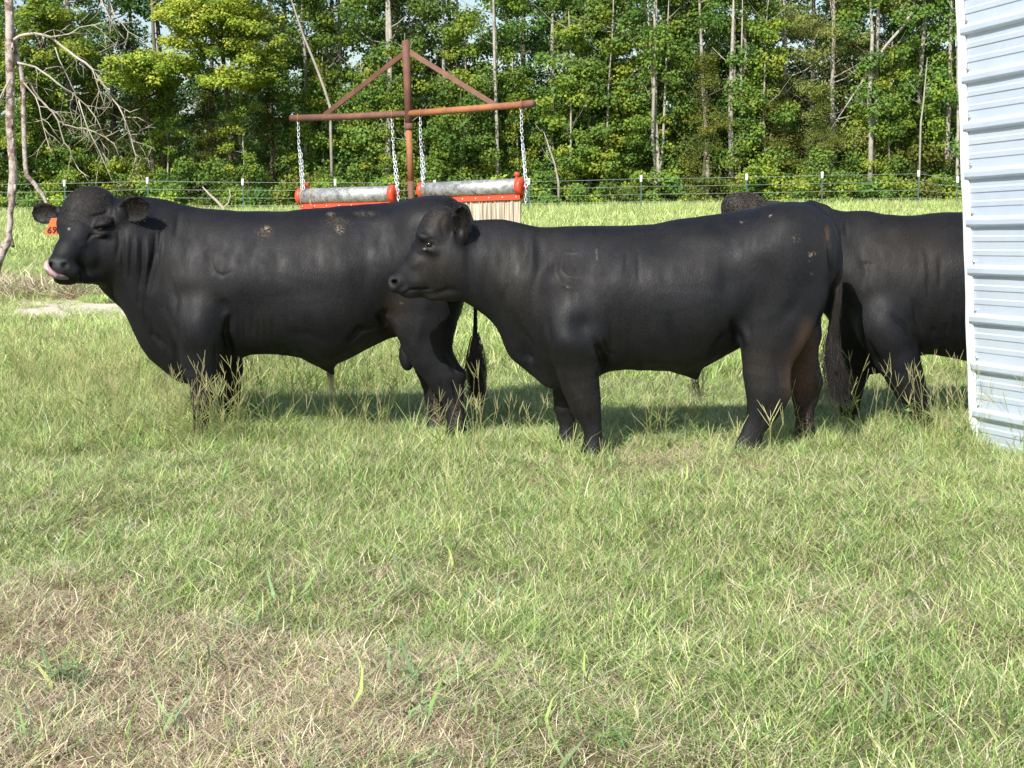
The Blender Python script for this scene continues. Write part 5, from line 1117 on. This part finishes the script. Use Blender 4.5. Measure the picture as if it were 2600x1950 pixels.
    # pale bare stems at the wood edge
    stems = [([(750, 30), (770, 90), (795, 150), (820, 215), (838, 270)], .06, 'thin pale leaning stem left of the left brace'), ([(1398, 385), (1410, 420), (1418, 465)], .05, 'short broken pale stem standing beside the right hanging tube'),
             ([(2210, 10), (2215, 90), (2212, 165), (2207, 250), (2212, 330)], .10, 'tall bare pale trunk near the upper right'), ([(2217, 165), (2250, 115), (2290, 70), (2318, 30)], .06, 'long bare limb leaning right off the pale trunk'),
             ([(988, 20), (992, 120), (988, 250), (985, 370)], .12, 'straight pale grey trunk just left of the rusty post'), ([(1254, 60), (1256, 180), (1262, 330)], .07, 'straight thin pale trunk right of the rusty post'), ([(1858, 180), (1855, 300), (1857, 395)], .12, 'thick pale trunk in the gap above the curly poll'),
             ([(1882, 190), (1880, 300), (1878, 405)], .06, 'thin pale trunk beside the thick one above the curly poll'), ([(1655, 180), (1660, 260), (1668, 340), (1672, 430)], .08, 'pale trunk curving to meet its neighbour above the centre bull back'), ([(1690, 200), (1686, 300), (1682, 390), (1674, 430)], .06, 'pale stem meeting the curved trunk from the right'),
             ([(1780, 100), (1785, 220), (1792, 330), (1797, 405)], .09, 'pale trunk standing before the olive cedar'), ([(2350, 200), (2345, 260), (2338, 310)], .04, 'short thin pale stem near the shed corner'), ([(2432, 240), (2433, 330), (2430, 470)], .07, 'grey trunk right beside the shed edge')]
    for P, rr, l in stems:
        D = 60.0 if rr > .05 else 59.4; q = [unp(x, y, D) for x, y in P]; ft = q[-1].copy(); q = [q[0]+(q[0]-q[1]).normalized()*t for t in ((3., 1.5) if P[0][1] > 25 and not l.startswith('short') else (.8,))]+q
        if l.startswith('long bare limb'): base = ft.copy()
        else:
            base = Vector((ft.x, D, 0)); q.append(Vector((ft.x, D, -.1)))
        root = tag(empty('bare_tree', base), l, 'tree'); b = MB(); n = len(q); b.tube([p-base for p in q], list(rr*np.interp(np.linspace(0, 1, n), [0, .25, .5, 1], [.2, .6, .8, 1.05])), 8)
        rs = np.random.default_rng(int(P[0][0])); 
        for _ in range(4):
            i = rs.integers(0, n-2); p = q[i].lerp(q[i+1], rs.uniform()); d = Vector((rs.choice([-1, 1])*rs.uniform(.3, .8), rs.normal(0, .3), rs.uniform(.2, .8)))
            b.tube([p-base, p+d*.5-base, p+d-base+Vector((0, 0, .1))], [rr*.25, rr*.18, rr*.08], 4)
        b.build('trunk', PALE, root)
woods()
